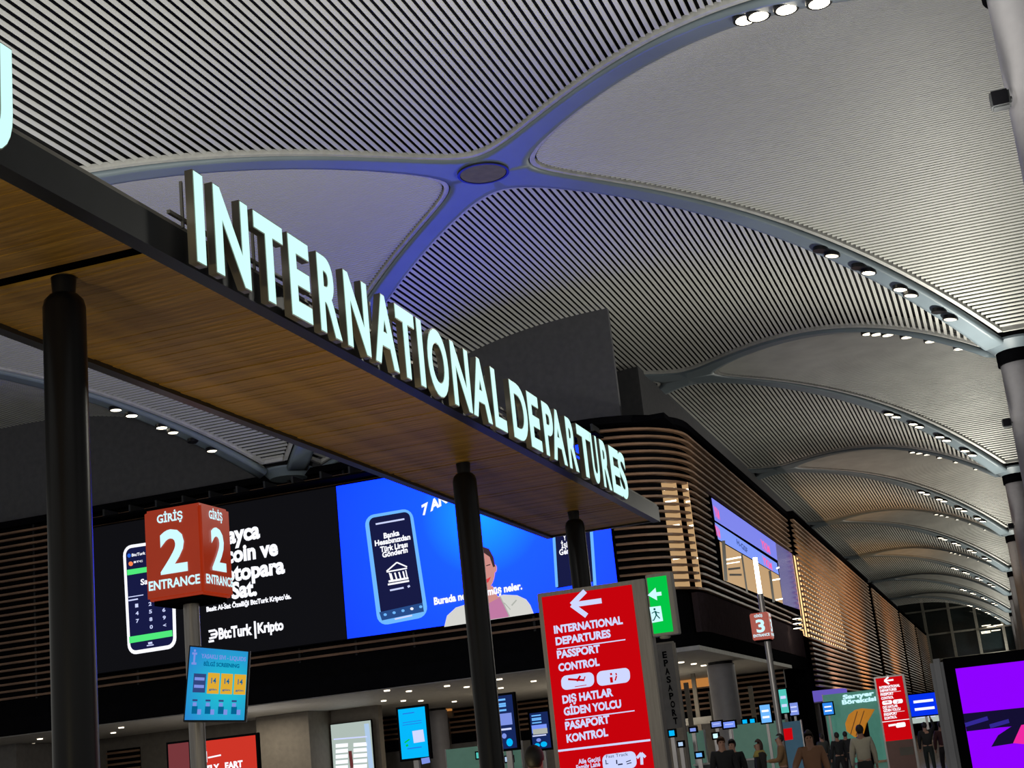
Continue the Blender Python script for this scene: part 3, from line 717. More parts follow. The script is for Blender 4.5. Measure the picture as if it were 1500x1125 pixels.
# ================================================================== RED TOTEMS
PT = Plane('y', 13.0)
def arrow_left(P, tip, end, up, dn, wpx, m, t, lift=.012):
    P.lines('arrow', [((tip[0] + 2, tip[1]), end, wpx), (tip, up, wpx), (tip, dn, wpx)], m, t, lift)
def totem(y, f, label, near):
    """f maps the near totem's pixels to this totem's; print built on its own plane"""
    P = Plane('y', y)
    t = thing('direction_totem', label, 'sign', group='red direction totems')
    xL_, xR_, zT = (-3.99, -3.05, 3.13) if near else (-3.31, -2.55, 2.89)
    zR = .95 if near else 1.24
    box('housing', xL_ - .0, xR_ + (.095 if near else .03), y, y + .16, .05, zT, M['steel'], t, bevel=.008)
    box('plinth', xL_ - .05, xR_ + .12, y - .05, y + .22, 0, .05, M['steel'], t)
    box('light_panel', xL_ + .045, xR_ - .03, y - .006, y, zR, zT - .04, M['red'], t)
    s = (lambda p: p) if near else f
    sc_ = 1 if near else .318
    mw = M['whiteblue'] if near else M['white']
    arrow_left(P, s((838, 886)), s((881.7, 880)), s((857.5, 866)), s((860, 902)), 7.5 * sc_, mw, t)
    T = [('INTERNATIONAL', (812.5, 928), (913, 913.5), 10.5), ('DEPARTURES', (815, 945), (895.5, 933), 10.5), ('PASSPORT', (817, 964.5), (880, 955), 10.5), ('CONTROL', (819, 983.5), (879, 974.5), 10.5),
         ('DIŞ HATLAR', (825, 1030.5), (899, 1019), 10.8), ('GİDEN YOLCU', (827, 1048), (911, 1036), 10.8), ('PASAPORT', (829, 1069), (894, 1058.5), 10.8), ('KONTROL', (831, 1087.5), (891.5, 1077.5), 10.8)]
    for s_, a, b, h in T: P.text(s_, s(a), s(b), h * sc_ * (1.0 if near else 1.05), mw, t, .012, .045)
    for a, b, wp in (((816.5, 951), (916.5, 937), 1.6), ((828.5, 1054.5), (930, 1041), 1.6), ((818, 1100), (953, 1084), 3)):
        P.line('rule', s(a), s(b), wp * sc_, mw, t, .012)
    P.rrect('pictogram_plate', [s((822, 990.5)), s((870, 984)), s((871.5, 1005)), s((823.5, 1011.5))], mw, t, .16, .012)
    P.rrect('pictogram_plate', [s((874, 984)), s((922.5, 977.5)), s((924, 999)), s((875.5, 1005.5))], mw, t, .16, .012)
    P.lines('plane_icon', [(s((833, 995)), s((857, 996.5)), 3 * sc_), (s((846, 998)), s((851, 990)), 3 * sc_), (s((843, 1006)), s((860, 1003.5)), 1 * sc_), (s((856, 997)), s((858, 991)), 1.6 * sc_)], M['red'], t, .02)
    P.lines('passport_icon', [(s((896, 992)), s((897, 1000)), 4 * sc_), (s((902, 997)), s((904, 990)), 2 * sc_), (s((895.5, 986)), s((896.5, 989)), 3 * sc_), (s((903, 986)), s((904, 989)), 2 * sc_)], M['red'], t, .02)
    if near:
        P.text('Aile Geçişi', (848, 1119), (880, 1114.5), 6.5, mw, t, .012, .03); P.text('Family Lane', (845, 1127.5), (880, 1122), 6.5, mw, t, .012, .03)
        P.rrect('pictogram_plate', [(882, 1106), (931, 1099.5), (934, 1124), (884.5, 1131)], mw, t, .16, .012)
        P.text('Fast Track', (889, 1110.5), (921, 1106.5), 4.5, M['navy'], t, .02, .0)
        P.lines('family_icon', [((888, 1113), (889, 1119), 1.2), ((888, 1119), (892, 1118.5), 1.2), ((904, 1113), (904.5, 1119), 1.8), ((906, 1120), (913, 1119), 2), ((918, 1116), (925, 1113.5), 1.3), ((919, 1119), (926, 1117), 1.3)], M['navy'], t, .02)
        P.lines('arrow', [((940, 1103), (940.8, 1120), 4.2), ((939.8, 1103), (933.5, 1110.5), 4), ((939.8, 1103), (946, 1109), 4)], mw, t, .012)
    else:
        P.rrect('pictogram_plate', [s((885, 1106)), s((931, 1099.5)), s((934, 1124)), s((884.5, 1131))], mw, t, .16, .012)
        P.line('text_line', s((848, 1119)), s((885, 1113)), 3, mw, t, .012)
        M['brownp'] = mat('brown_lower_panel', (.16, .075, .06), .5)
        box('lower_panel', xL_ + .045, xR_ - .03, y - .006, y, .1, zR, M['brownp'], t)
        box('notice_sheet', xL_ + .36, xR_ - .06, y - .012, y - .006, .85, 1.05, M['taupewall'], t)
    return t
totem(13.0, None, 'large red illuminated totem listing international departures and passport control', True)
def fm(p):
    # same relative place on the far totem's face
    q = aty(p[0], p[1], 13.0); u = (q.x + 3.99) / .94; v = (3.13 - q.z) / 2.18
    w_ = Vector((-3.31 + u * .76, 40.0, 2.89 - v * 1.76))
    cc = W.transposed() @ (w_ - CAM); return (CX + FPX * cc.x / -cc.z, CY - FPX * cc.y / -cc.z)
totem(40.0, fm, 'small distant red illuminated totem with the same list, near the black kiosk', False)

ex = thing('exit_sign', 'green lit exit sign with arrow and running man beside the red totem', 'sign')
box('housing', -2.95, -2.71, 13.02, 13.14, 2.60, 3.16, M['steel'], ex, bevel=.006)
box('light_panel', -2.935, -2.755, 13.012, 13.02, 2.625, 3.13, M['green'], ex)
box('mounting_arm', -2.955, -2.94, 13.05, 13.11, 2.80, 2.9, M['steel'], ex)
sub(lathe('sounder', [(.04, 2.575), (.05, 2.585), (.05, 2.60)], (-2.85, 13.08, 0), M['lightwall'], seg=20), ex)
PE = Plane('y', 13.01)
PE.lines('arrow', [((953, 871.5), (969, 869.5), 5.5)], M['cyanw'], ex, .004)
PE.poly('arrow_head', [(949, 872), (960.5, 861), (962, 870), (963, 879.5)], M['cyanw'], ex, .008)
PE.poly('pictogram_plate', [(951.5, 889.5), (968, 887.5), (971.5, 909.5), (955.5, 912.5)], M['cyanw'], ex, .004)
M['dkgreen'] = glow('pictogram_dark', (.0, .10, .08), 1.)
PE.disc('pictogram_head', (959, 892.5), 1.6, 1.7, M['dkgreen'], ex, .008)
PE.lines('pictogram_body', [((960, 895), (962, 901.5), 2.4), ((961, 896.5), (966.5, 898), 1.3), ((959.5, 896), (955, 898.5), 1.3), ((962, 901), (967, 906), 1.6), ((961.5, 901.5), (958, 909), 1.6), ((958, 909), (956, 908.5), 1.4)], M['dkgreen'], ex, .008)

# ================================================================== KIOSK (right foreground)
kk = thing('advertising_kiosk', 'black framed advertising kiosk with vivid purple display at the right edge', 'kiosk')
M['pewter'] = mat('pewter_side', (.26, .26, .28), .35, .5)
bm = bmesh.new(); bxr(bm, -.415, -.335, 9.0, 9.2, .05, 1.955); link('side_frame', fin(bm, 's', bevel=.022), M['pewter'], kk)
box('bezel', -.338, .75, 9.0, 9.2, .05, 1.95, M['blackm'], kk, bevel=.004)
box('back_cover', -.33, .74, 9.2, 9.24, .1, 1.9, M['pewter'], kk)
box('foot_plate', -.45, .8, 8.9, 9.35, 0, .05, M['pewter'], kk)
box('display', -.275, .69, 8.994, 9.0, .5, 1.885, M['purple'], kk)
PK = Plane('y', 8.994)
M['kband'] = glow('display_black_band', (.006, .004, .03), 1.); M['kstreak'] = glow('blue_reflection', (.03, .02, .28), 1.); M['kpink'] = glow('display_pink', (.85, .02, .35), 1.)
PK.poly('display_band', [(1411, 1045.5), (1560, 1030), (1562, 1058), (1466, 1065.5), (1416, 1071.5)], M['kband'], kk, .003)
PK.lines('reflection_streak', [((1414, 1062), (1447, 1052), 6), ((1450, 1064), (1478, 1056), 6)], M['kstreak'], kk, .005)  # bluish reflection on the black band, painted as glowing streaks
PK.poly('display_shape', [(1452, 1094), (1462, 1077), (1480, 1065), (1500, 1057), (1520, 1055), (1520, 1075), (1484, 1089)], M['kband'], kk, .007)
PK.poly('display_shape', [(1484, 1088.5), (1496, 1062), (1520, 1058), (1520, 1090), (1500, 1090)], M['kpink'], kk, .010)

# ================================================================== LOWER HALL DETAILS
def screen(name, label, y, q, m, group=None, stand=True, depth=.12):
    P = Plane('y', y); t = thing(name, label, 'screen', group=group)
    pts = [P.p(c, 0) for c in q]; x0, x1 = min(p.x for p in pts), max(p.x for p in pts); z0, z1 = min(p.z for p in pts), max(p.z for p in pts)
    box('casing', x0 - .05, x1 + .05, y + .005, y + depth, z0 - .05, z1 + .05, M['blackm'], t)
    poly('display', [(x0, y, z0), (x1, y, z0), (x1, y, z1), (x0, y, z1)], m, t)
    if stand: box('stand', (x0 + x1) / 2 - .06, (x0 + x1) / 2 + .06, y + .02, y + depth - .01, 0, z0 - .05, M['steel'], t)
    return t, P, (x0, x1, z0, z1)
M['cyan'] = glow('cyan_screen', (.0, .47, .95), 1.)
t, P, _ = screen('display_screen', 'bright cyan portrait screen with a pale square, below the blue video wall', 30.0, [(583, 1040), (620, 1035), (628, 1106), (592, 1112)], M['cyan'])
P.poly('pale_square', [(604, 1071), (620, 1068.5), (622.5, 1086), (606.5, 1088.5)], M['whiteblue'], t, .01)
P.lines('text_line', [((590, 1046), (607, 1043.5), 1.2), ((590, 1059), (618, 1055), .8), ((590, 1062.5), (618, 1058.5), .8), ((597, 1097), (618, 1094), 1.2)], M['midblue'], t, .01)
P.lines('plane_icon', [((593, 1088), (600, 1083), 2), ((595, 1093), (598, 1091), 3)], M['green'], t, .01)
poly('label_tag', [P.p(c, .01) for c in ((617, 1111), (629, 1109), (630.5, 1117), (618.5, 1119.5))], M['lilac'], t)
for i, (q, y, lab) in enumerate((([(727, 1020), (750, 1020), (757, 1095), (731, 1095)], 30.0, 'dark blue information screen partly hidden by the middle post'), ([(777, 1045), (802, 1043), (806, 1095), (781, 1097)], 32.0, 'dark blue information screen beside the red totem'))):
    M['scrnavy'] = glow('information_navy', (.006, .018, .10), 1.)
    t, P, (x0, x1, z0, z1) = screen('display_screen', lab, y, q, M['scrnavy'], None)
    h = z1 - z0; wdt = x1 - x0
    def rr(nm, u0, v0, u1, v1, m, l=.01): poly(nm, [(x0 + wdt * u0, y - l, z1 - h * v0), (x0 + wdt * u1, y - l, z1 - h * v0), (x0 + wdt * u1, y - l, z1 - h * v1), (x0 + wdt * u0, y - l, z1 - h * v1)], m, t)
    for v in (.06, .14, .18, .26): rr('text_line', .1, v, .62, v + .035, M['lightblue'])
    rr('graphic_block', .05, .34, .88, .56, M['lilac'] if i == 0 else M['adblue'])
    if i: rr('graphic_block', .1, .45, .9, .60, M['creamd'], .02)
    rr('text_line', .05, .62, .8, .655, M['whiteblue'])
    for cx_, cz_, rx, rz, m in ((.36, .76, .13, .05, M['lilac']), (.62, .89, .18, .075, M['cyan'])) + (((.25, .9, .15, .06, M['cyan']),) if i else ()):
        poly('robot_icon', [(x0 + wdt * (cx_ + rx * math.cos(a * PI / 6)), y - .01, z1 - h * (cz_ + rz * math.sin(a * PI / 6))) for a in range(12)], m, t)
# red posters
M['poster'] = glow('red_poster', (.62, .035, .02), .95); M['posterd'] = glow('dim_red_poster', (.17, .035, .04), 1.)
t, P, _ = screen('poster_lightbox', 'glowing red poster lightbox below the cyan notice screen', 30, [(297, 1086), (374, 1077), (378, 1150), (300, 1158)], M['poster'])
P.text('BI', (296, 1117), (304, 1115.5), 14, M['white'], t, .01, .05); P.lines('sleek_line', [((305, 1110), (324, 1106), 2.2)], M['white'], t, .01)
P.text('FLY', (304, 1131), (322, 1128), 9, M['white'], t, .01, .05); P.text('EART', (330, 1126.5), (356, 1123), 9, M['white'], t, .01, .05)
screen('poster_lightbox', 'dim pinkish poster lightbox left of the entrance 2 pole', 31, [(246, 1091), (276, 1087), (279, 1150), (249, 1155)], M['posterd'])
# backlit shop display
M['shopw'] = glow('backlit_display', (.42, .50, .46), 1.); M['shopb'] = glow('backlit_blue', (.42, .58, .80), 1.); M['maroon'] = glow('maroon_print', (.12, .03, .03), 1.)
t, P, _ = screen('shop_display', 'backlit white shop display with rows of goods on the grey wall', 79.6, [(485, 1062), (543, 1058.5), (549, 1140), (490, 1145)], M['shopw'], stand=False)
for r_ in range(6):
    for c_ in range(2):
        x = 492 + c_ * 26; yv = 1090 + r_ * 8 - c_ * 1.5
        P.poly('goods', [(x, yv), (x + (18 if c_ == 0 else 20), yv - 1.5), (x + (18 if c_ == 0 else 20), yv + 4), (x, yv + 5.5)], M['white'], t, .03)
P.line('blue_strip', (537, 1060), (544, 1125), 7, M['shopb'], t, .03); P.line('maroon_strip', (513, 1100), (516, 1125), 5, M['maroon'], t, .03)
P.line('header_line', (489, 1083), (538, 1079), 2, M['whiteblue'], t, .035)
# louvred openings in the walls
def louvre(q, y, label):
    P = Plane('y', y); t = thing('louvre_panel', label, 'louvre', group='wooden louvre panels in the lower hall')
    pts = [P.p(c) for c in q]; x0, x1 = min(p.x for p in pts), max(p.x for p in pts); z0, z1 = max(.3, min(p.z for p in pts)), min(5.85, max(p.z for p in pts)); x1 = min(x1, -13.5)
    box('recess', x0, x1, y, y + .05, z0, z1, M['blackm'], t)
    n = max(3, int((z1 - z0) * .8 / .34)); 
    for i in range(n): box('slat', x0, x1, y - .16, y, z1 - .25 - i * .34, z1 - .13 - i * .34, M['wood'], t)
louvre([(552, 1044), (604, 1037), (604, 1098), (557, 1102)], 95.9, 'dark louvre panel behind the cyan portrait screen')
louvre([(658, 1031), (700, 1024), (704, 1083), (662, 1090)], 95.9, 'dark louvre panel left of the middle post')
louvre([(757, 1020), (801, 1012), (808, 1078), (765, 1085)], 95.9, 'dark louvre panel between the middle post and the red totem')
louvre([(157, 1100), (205, 1094), (207, 1150), (160, 1155)], 79.93, 'dark louvre panel right of the near post at the bottom')
louvre([(30, 1116), (68, 1109), (70, 1160), (32, 1165)], 79.9, 'dark louvre panel left of the near post at the bottom')
louvre([(985, 992), (1047, 982), (1060, 1052), (995, 1060)], 95.9, 'dark louvre wall left of the thick round column')
louvre([(1085, 975), (1190, 965), (1190, 1060), (1090, 1070)], 95.9, 'dark louvre wall right of the thick round column')
# warm cove strips in the soffit
M['cove'] = glow('orange_cove', (.62, .25, .06), .75)
for q, lab in (([(978, 988), (1046, 979), (1046, 974), (978, 982)], 'orange lit cove strip at the back of the lower soffit'), ([(612, 1026), (658, 1018), (660, 1015), (620, 1021)], 'pale warm cove strip above the round column')):
    P = Plane('y', 95.6); pts = [P.p(c) for c in q]; x0, x1 = min(p.x for p in pts), max(p.x for p in pts)
    t = thing('cove_light', lab, 'light'); box('diffuser', x0, x1, 95.2, 95.6, 5.35 if x0 > -25 else 5.75, 5.88, M['cove'], t); box('housing', x0, x1, 95.6, 95.9, 5.3, 5.89, M['taupewall'], t)
# soffit downlights
pts = [(480 + a / 4.69, 950 + b / 4.69) for a, b in ((600, 212), (528, 250), (215, 264), (243, 288), (407, 290), (558, 294), (820, 258), (910, 195), (385, 360), (520, 360), (640, 360), (870, 365), (955, 265), (1300, 143), (1410, 102), (1428, 153), (1415, 225), (1180, 212), (1190, 272))]
pts += [(a / 5, 1000 + b / 5) for a, b in ((1040, 257), (888, 330), (830, 368), (880, 423), (878, 457), (323, 357), (293, 413), (237, 450))]
pts += [(960 + a / 7.03, 930 + b / 7.03) for a, b in ((167, 262), (267, 284), (395, 300), (497, 317))]
pts.sort()
sl_bm = bmesh.new(); bmesh.ops.create_cone(sl_bm, cap_ends=True, radius1=.15, radius2=.15, depth=.05, segments=14); sl_me = fin(sl_bm, 'sl'); sl_me.materials.append(M['smalllamp'])
j = 0
for p in pts:
    q = atz(p[0], p[1], 5.87)
    if q.y > 95 or q.y < 67.5: continue
    o = link('soffit_light', sl_me); o.location = q
    o['label'] = 'small round soffit downlight under the mezzanine, %s from the left' % ordinal(j); o['category'] = 'downlight'; o['group'] = 'soffit downlights under the mezzanine'
    j += 1
for x, y, e_ in ((-40, 74, 260), (-28, 80, 330), (-18, 84, 330)):
    lamp('soffit_fill', 'AREA', (x, y, 5.7), e_, (1, .88, .7), 3.0, (x, y, 0))
lamp('lower_hall_fill', 'POINT', (-22, 84, 2.6), 260, (1, .9, .75), 1.0)
lamp('lower_hall_fill', 'POINT', (aty(1187, 1060, 108).x - .5, 106.6, 2.4), 260, (1, .92, .75), .3)  # unseen fill added to brighten the white column
lamp('lower_hall_fill', 'POINT', (-38, 70, 2.6), 200, (.95, .9, .85), 1.0)
# white loudspeaker housing at lower left
t = thing('wall_speaker', 'white square housing with black round speaker at the lower left edge', 'loudspeaker')
P = Plane('y', 73.9); a, b = P.p((-6, 1053)), P.p((29, 1125))
box('housing', a.x, b.x, 73.6, 73.98, b.z, a.z, M['greywall'], t)
P.c = 73.58
P.disc('speaker_cone', (12, 1074), 8, 13, M['blackm'], t, .01); P.disc('speaker_ring', (12, 1074), 5, 9, M['fascia'], t, .03)
# vertical banner
t = thing('hanging_banner', 'tall narrow grey banner with dark stacked letters right of the red totem', 'banner')
P = Plane('y', 52.0)
M['banner'] = mat('banner_grey', (.085, .08, .075), .7)
qa, qb = P.p((951, 946)), P.p((984, 942)); zb_ = P.p((995, 1066)).z
box('panel', qa.x, qb.x, 52.0, 52.12, zb_, qa.z, M['banner'], t); box('side_rail', qb.x, qb.x + .1, 51.98, 52.14, .0, qa.z, M['taupewall'], t); box('top_rail', qa.x - .03, qb.x + .05, 51.98, 52.14, qa.z, qa.z + .06, M['taupewall'], t)
for i, ch in enumerate('EPASAPORT'):
    x, y = 971 + i * 2.0, 964 + i * 12.1
    P.text(ch, (x, y), (x + 6.5, y - .9), 9, M['blackm'], t, .02, .04)

# glass panels, counters and shops in the distance at the right
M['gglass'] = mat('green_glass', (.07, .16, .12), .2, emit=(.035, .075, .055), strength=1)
def slab(name, lab, cat, y, q, m, dep=.2, to_floor=True):
    P = Plane('y', y); pts = [P.p(c) for c in q]; x0, x1 = min(p.x for p in pts), max(p.x for p in pts); z1 = max(p.z for p in pts); z0 = 0 if to_floor else min(p.z for p in pts)
    t = thing(name, lab, cat); box('panel', x0, x1, y, y + dep, z0 + (.1 if to_floor else 0), z1, m, t)
    box('frame', x0 - .04, x0, y - .02, y + dep + .02, z0, z1 + .03, M['steel'], t); box('frame', x1, x1 + .04, y - .02, y + dep + .02, z0, z1 + .03, M['steel'], t)
    return t, P, (x0, x1, z0, z1)
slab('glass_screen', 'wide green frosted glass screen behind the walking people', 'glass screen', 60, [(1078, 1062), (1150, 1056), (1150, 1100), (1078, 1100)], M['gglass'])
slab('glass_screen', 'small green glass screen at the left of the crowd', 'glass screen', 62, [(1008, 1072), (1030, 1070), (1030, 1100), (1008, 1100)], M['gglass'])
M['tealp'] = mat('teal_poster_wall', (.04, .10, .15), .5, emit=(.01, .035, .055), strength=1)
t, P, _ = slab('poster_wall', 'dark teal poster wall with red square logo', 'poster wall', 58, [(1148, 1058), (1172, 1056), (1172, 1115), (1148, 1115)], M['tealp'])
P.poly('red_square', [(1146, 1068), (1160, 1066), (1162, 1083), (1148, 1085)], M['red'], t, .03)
slab('wall_ledge', 'cream ledge beside the thick round column', 'ledge', 84, [(978, 1058), (1046, 1048), (1046, 1056), (978, 1066)], M['lightwall'], .6, False)
# signs of the shops
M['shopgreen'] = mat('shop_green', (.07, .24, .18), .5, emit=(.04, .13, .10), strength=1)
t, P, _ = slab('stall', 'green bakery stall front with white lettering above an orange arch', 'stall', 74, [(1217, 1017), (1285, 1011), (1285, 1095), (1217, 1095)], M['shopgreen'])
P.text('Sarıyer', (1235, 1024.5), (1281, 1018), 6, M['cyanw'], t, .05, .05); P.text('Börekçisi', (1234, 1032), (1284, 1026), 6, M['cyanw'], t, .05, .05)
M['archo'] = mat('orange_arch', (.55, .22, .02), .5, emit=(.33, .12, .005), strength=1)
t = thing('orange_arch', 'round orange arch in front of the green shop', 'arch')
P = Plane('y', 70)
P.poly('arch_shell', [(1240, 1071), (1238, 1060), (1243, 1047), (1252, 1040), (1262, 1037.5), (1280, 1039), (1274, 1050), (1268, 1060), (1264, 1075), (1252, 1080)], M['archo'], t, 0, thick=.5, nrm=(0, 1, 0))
pf = P.p((1256, 1040)); box('leg', pf.x - .3, pf.x + .3, 70.5, 70.8, 0, pf.z - .3, M['band'], t)
M['archd'] = mat('arch_groove', (.42, .16, .02), .5)
P.lines('arch_groove', [((1246, 1076), (1256, 1042), 1.2), ((1254, 1078), (1266, 1041), 1.2)], M['archd'], t, .04)
M['violet'] = glow('violet_canopy', (.14, .10, .52), .9)
t = thing('violet_canopy', 'violet lit oval canopy above the white column', 'canopy')
p = aty(1198, 1021, 108); sub(lathe('ring', [(2.0, -.35), (2.1, -.2), (2.1, .35), (1.9, .4)], (0, 0, 0), M['violet']), t); t.location = p
sub(lathe('ceiling_disc', [(1.9, -.45), (1.9, -.36)], (0, 0, 0), M['lightwall']), t)
SC = [(1145, 1010, 1151, 1044, 62, 'shopgl', 'narrow turquoise vertical light sign'), (1116, 1033, 1127, 1058, 56, 'lightblue', 'small blue and white vertical screen over the glass'),
      (1158, 1030, 1168, 1047, 70, 'lilac', 'pale violet little screen above the poster wall'), (1207, 1030, 1219, 1046, 72, 'midb', 'round blue lit sign left of the green shop'),
      (1335, 1018, 1372, 1046, 66, 'ledb', 'saturated blue shop screen between far totem and kiosk'), (1336, 1046, 1376, 1056, 68, 'shopw', 'white lit shelf strip under the blue shop screen'),
      (1043, 1058, 1056, 1064, 50, 'lilac', 'small pale blue lit sign over the green glass'), (1060, 1058, 1076, 1065, 51, 'adblue', 'small blue lit desk sign beside the column'),
      (961, 1064, 968, 1092, 40, 'shopb', 'slim light blue strip beside the steel totem edge')]
M['shopgl'] = glow('turquoise_sign', (.08, .55, .48), 1.); M['midb'] = glow('azure_sign', (.03, .25, .85), 1.); M['ledb'] = glow('deep_blue_sign', (.0, .03, .85), 1.)
for a, b, c_, d, y, m, lab in SC:
    t, P, (x0, x1, z0, z1) = screen('shop_sign', lab, y, [(a, b), (c_, b - .8), (c_, d), (a, d + .8)], M[m], None, False)
    box('stand', (x0 + x1) / 2 - .05, (x0 + x1) / 2 + .05, y + .03, y + .1, 0, z0 - .05, M['steel'], t)
    w_ = x1 - x0; h = z1 - z0
    for v in ((.25, .6) if h > .5 else (.5,)): poly('text_line', [(x0 + w_ * .15, y - .01, z0 + h * v), (x0 + w_ * .85, y - .01, z0 + h * v), (x0 + w_ * .85, y - .01, z0 + h * (v + .12)), (x0 + w_ * .15, y - .01, z0 + h * (v + .12))], M['white'] if m in ('ledb', 'midb', 'lightblue') else M['whiteblue'], t)
slab('glass_screen', 'teal tinted glass desk screen left of the single dark head', 'glass screen', 56, [(655, 1098), (762, 1092), (762, 1120), (655, 1120)], M['gglass'])
MON = [(984, 1074, 7, 7, 44, 'cyan', 'small cyan monitor nearest the steel edge of the red totem'), (997, 1090, 6, 5, 46, 'shopb', 'tiny pale blue monitor low beside the red totem'),
       (1015, 1069, 8, 4, 47, 'lilac', 'small lilac desk light over the small green glass'), (1048, 1078, 6, 6, 48, 'cyanw', 'small bright white-cyan monitor above the dark-coated pair'),
       (1024, 1106, 8, 5, 42, 'lightblue', 'light blue monitor low at the left of the dark-coated pair'), (1091, 1057, 6, 5, 62.5, 'cyan', 'left one of two cyan lamps on top of the wide green glass'),
       (1102, 1056, 6, 5, 62.9, 'cyan', 'right one of two cyan lamps on top of the wide green glass'), (705, 1106, 14, 7, 54, 'shopgl', 'turquoise monitor behind the desk glass right of the middle post'),
       (745, 1112, 10, 6, 52.5, 'shopb', 'pale blue monitor behind the desk glass left of the dark head')]
for a, b, w_, h_, y, m, lab in MON:
    t, P, (x0, x1, z0, z1) = screen('desk_monitor', lab, y, [(a - w_ / 2, b - h_ / 2), (a + w_ / 2, b - h_ / 2), (a + w_ / 2, b + h_ / 2), (a - w_ / 2, b + h_ / 2)], M[m], 'small monitors and lamps over the desks')
# slim posts of the lower hall frames
for i, (px, py0, py1, y) in enumerate(((1004, 1000, 1060, 80), (1040, 1012, 1055, 82), (1098, 1005, 1060, 84), (1014, 985, 1000, 88))):
    P = Plane('y', y); a = P.p((px, py0)); t = thing('frame_post', ['slim grey frame post left of the thick column', 'short grey frame post touching the thick column', 'slim grey frame post right of the thick column', 'thin grey rail post high in the lower hall'][i], 'post')
    box('shaft', a.x - .12, a.x + .12, y, y + .2, .02, a.z, M['taupewall'], t); box('base_plate', a.x - .2, a.x + .2, y - .1, y + .3, 0, .02, M['steel'], t)

# check-in counters band low behind the people
M['desk'] = mat('desk_dark_teal', (.035, .05, .05), .4)
for i, (x0, x1, y) in enumerate(((-9.6, -7.6, 46), (-7.0, -5.6, 53), (-30, -26, 58), (-25, -20, 58), (-18, -15, 54))):
    t = thing('counter', ['dark service counter behind the dark-coated pair', 'dark service counter behind the scarf wearer', 'dark counter under the shop display', 'dark counter under the cyan portrait screen', 'dark counter behind the single dark head'][i], 'counter')
    box('body', x0, x1, y, y + .8, 0, 1.05, M['desk'], t); box('worktop', x0 - .05, x1 + .05, y - .05, y + .85, 1.05, 1.1, M['lightwall'], t)

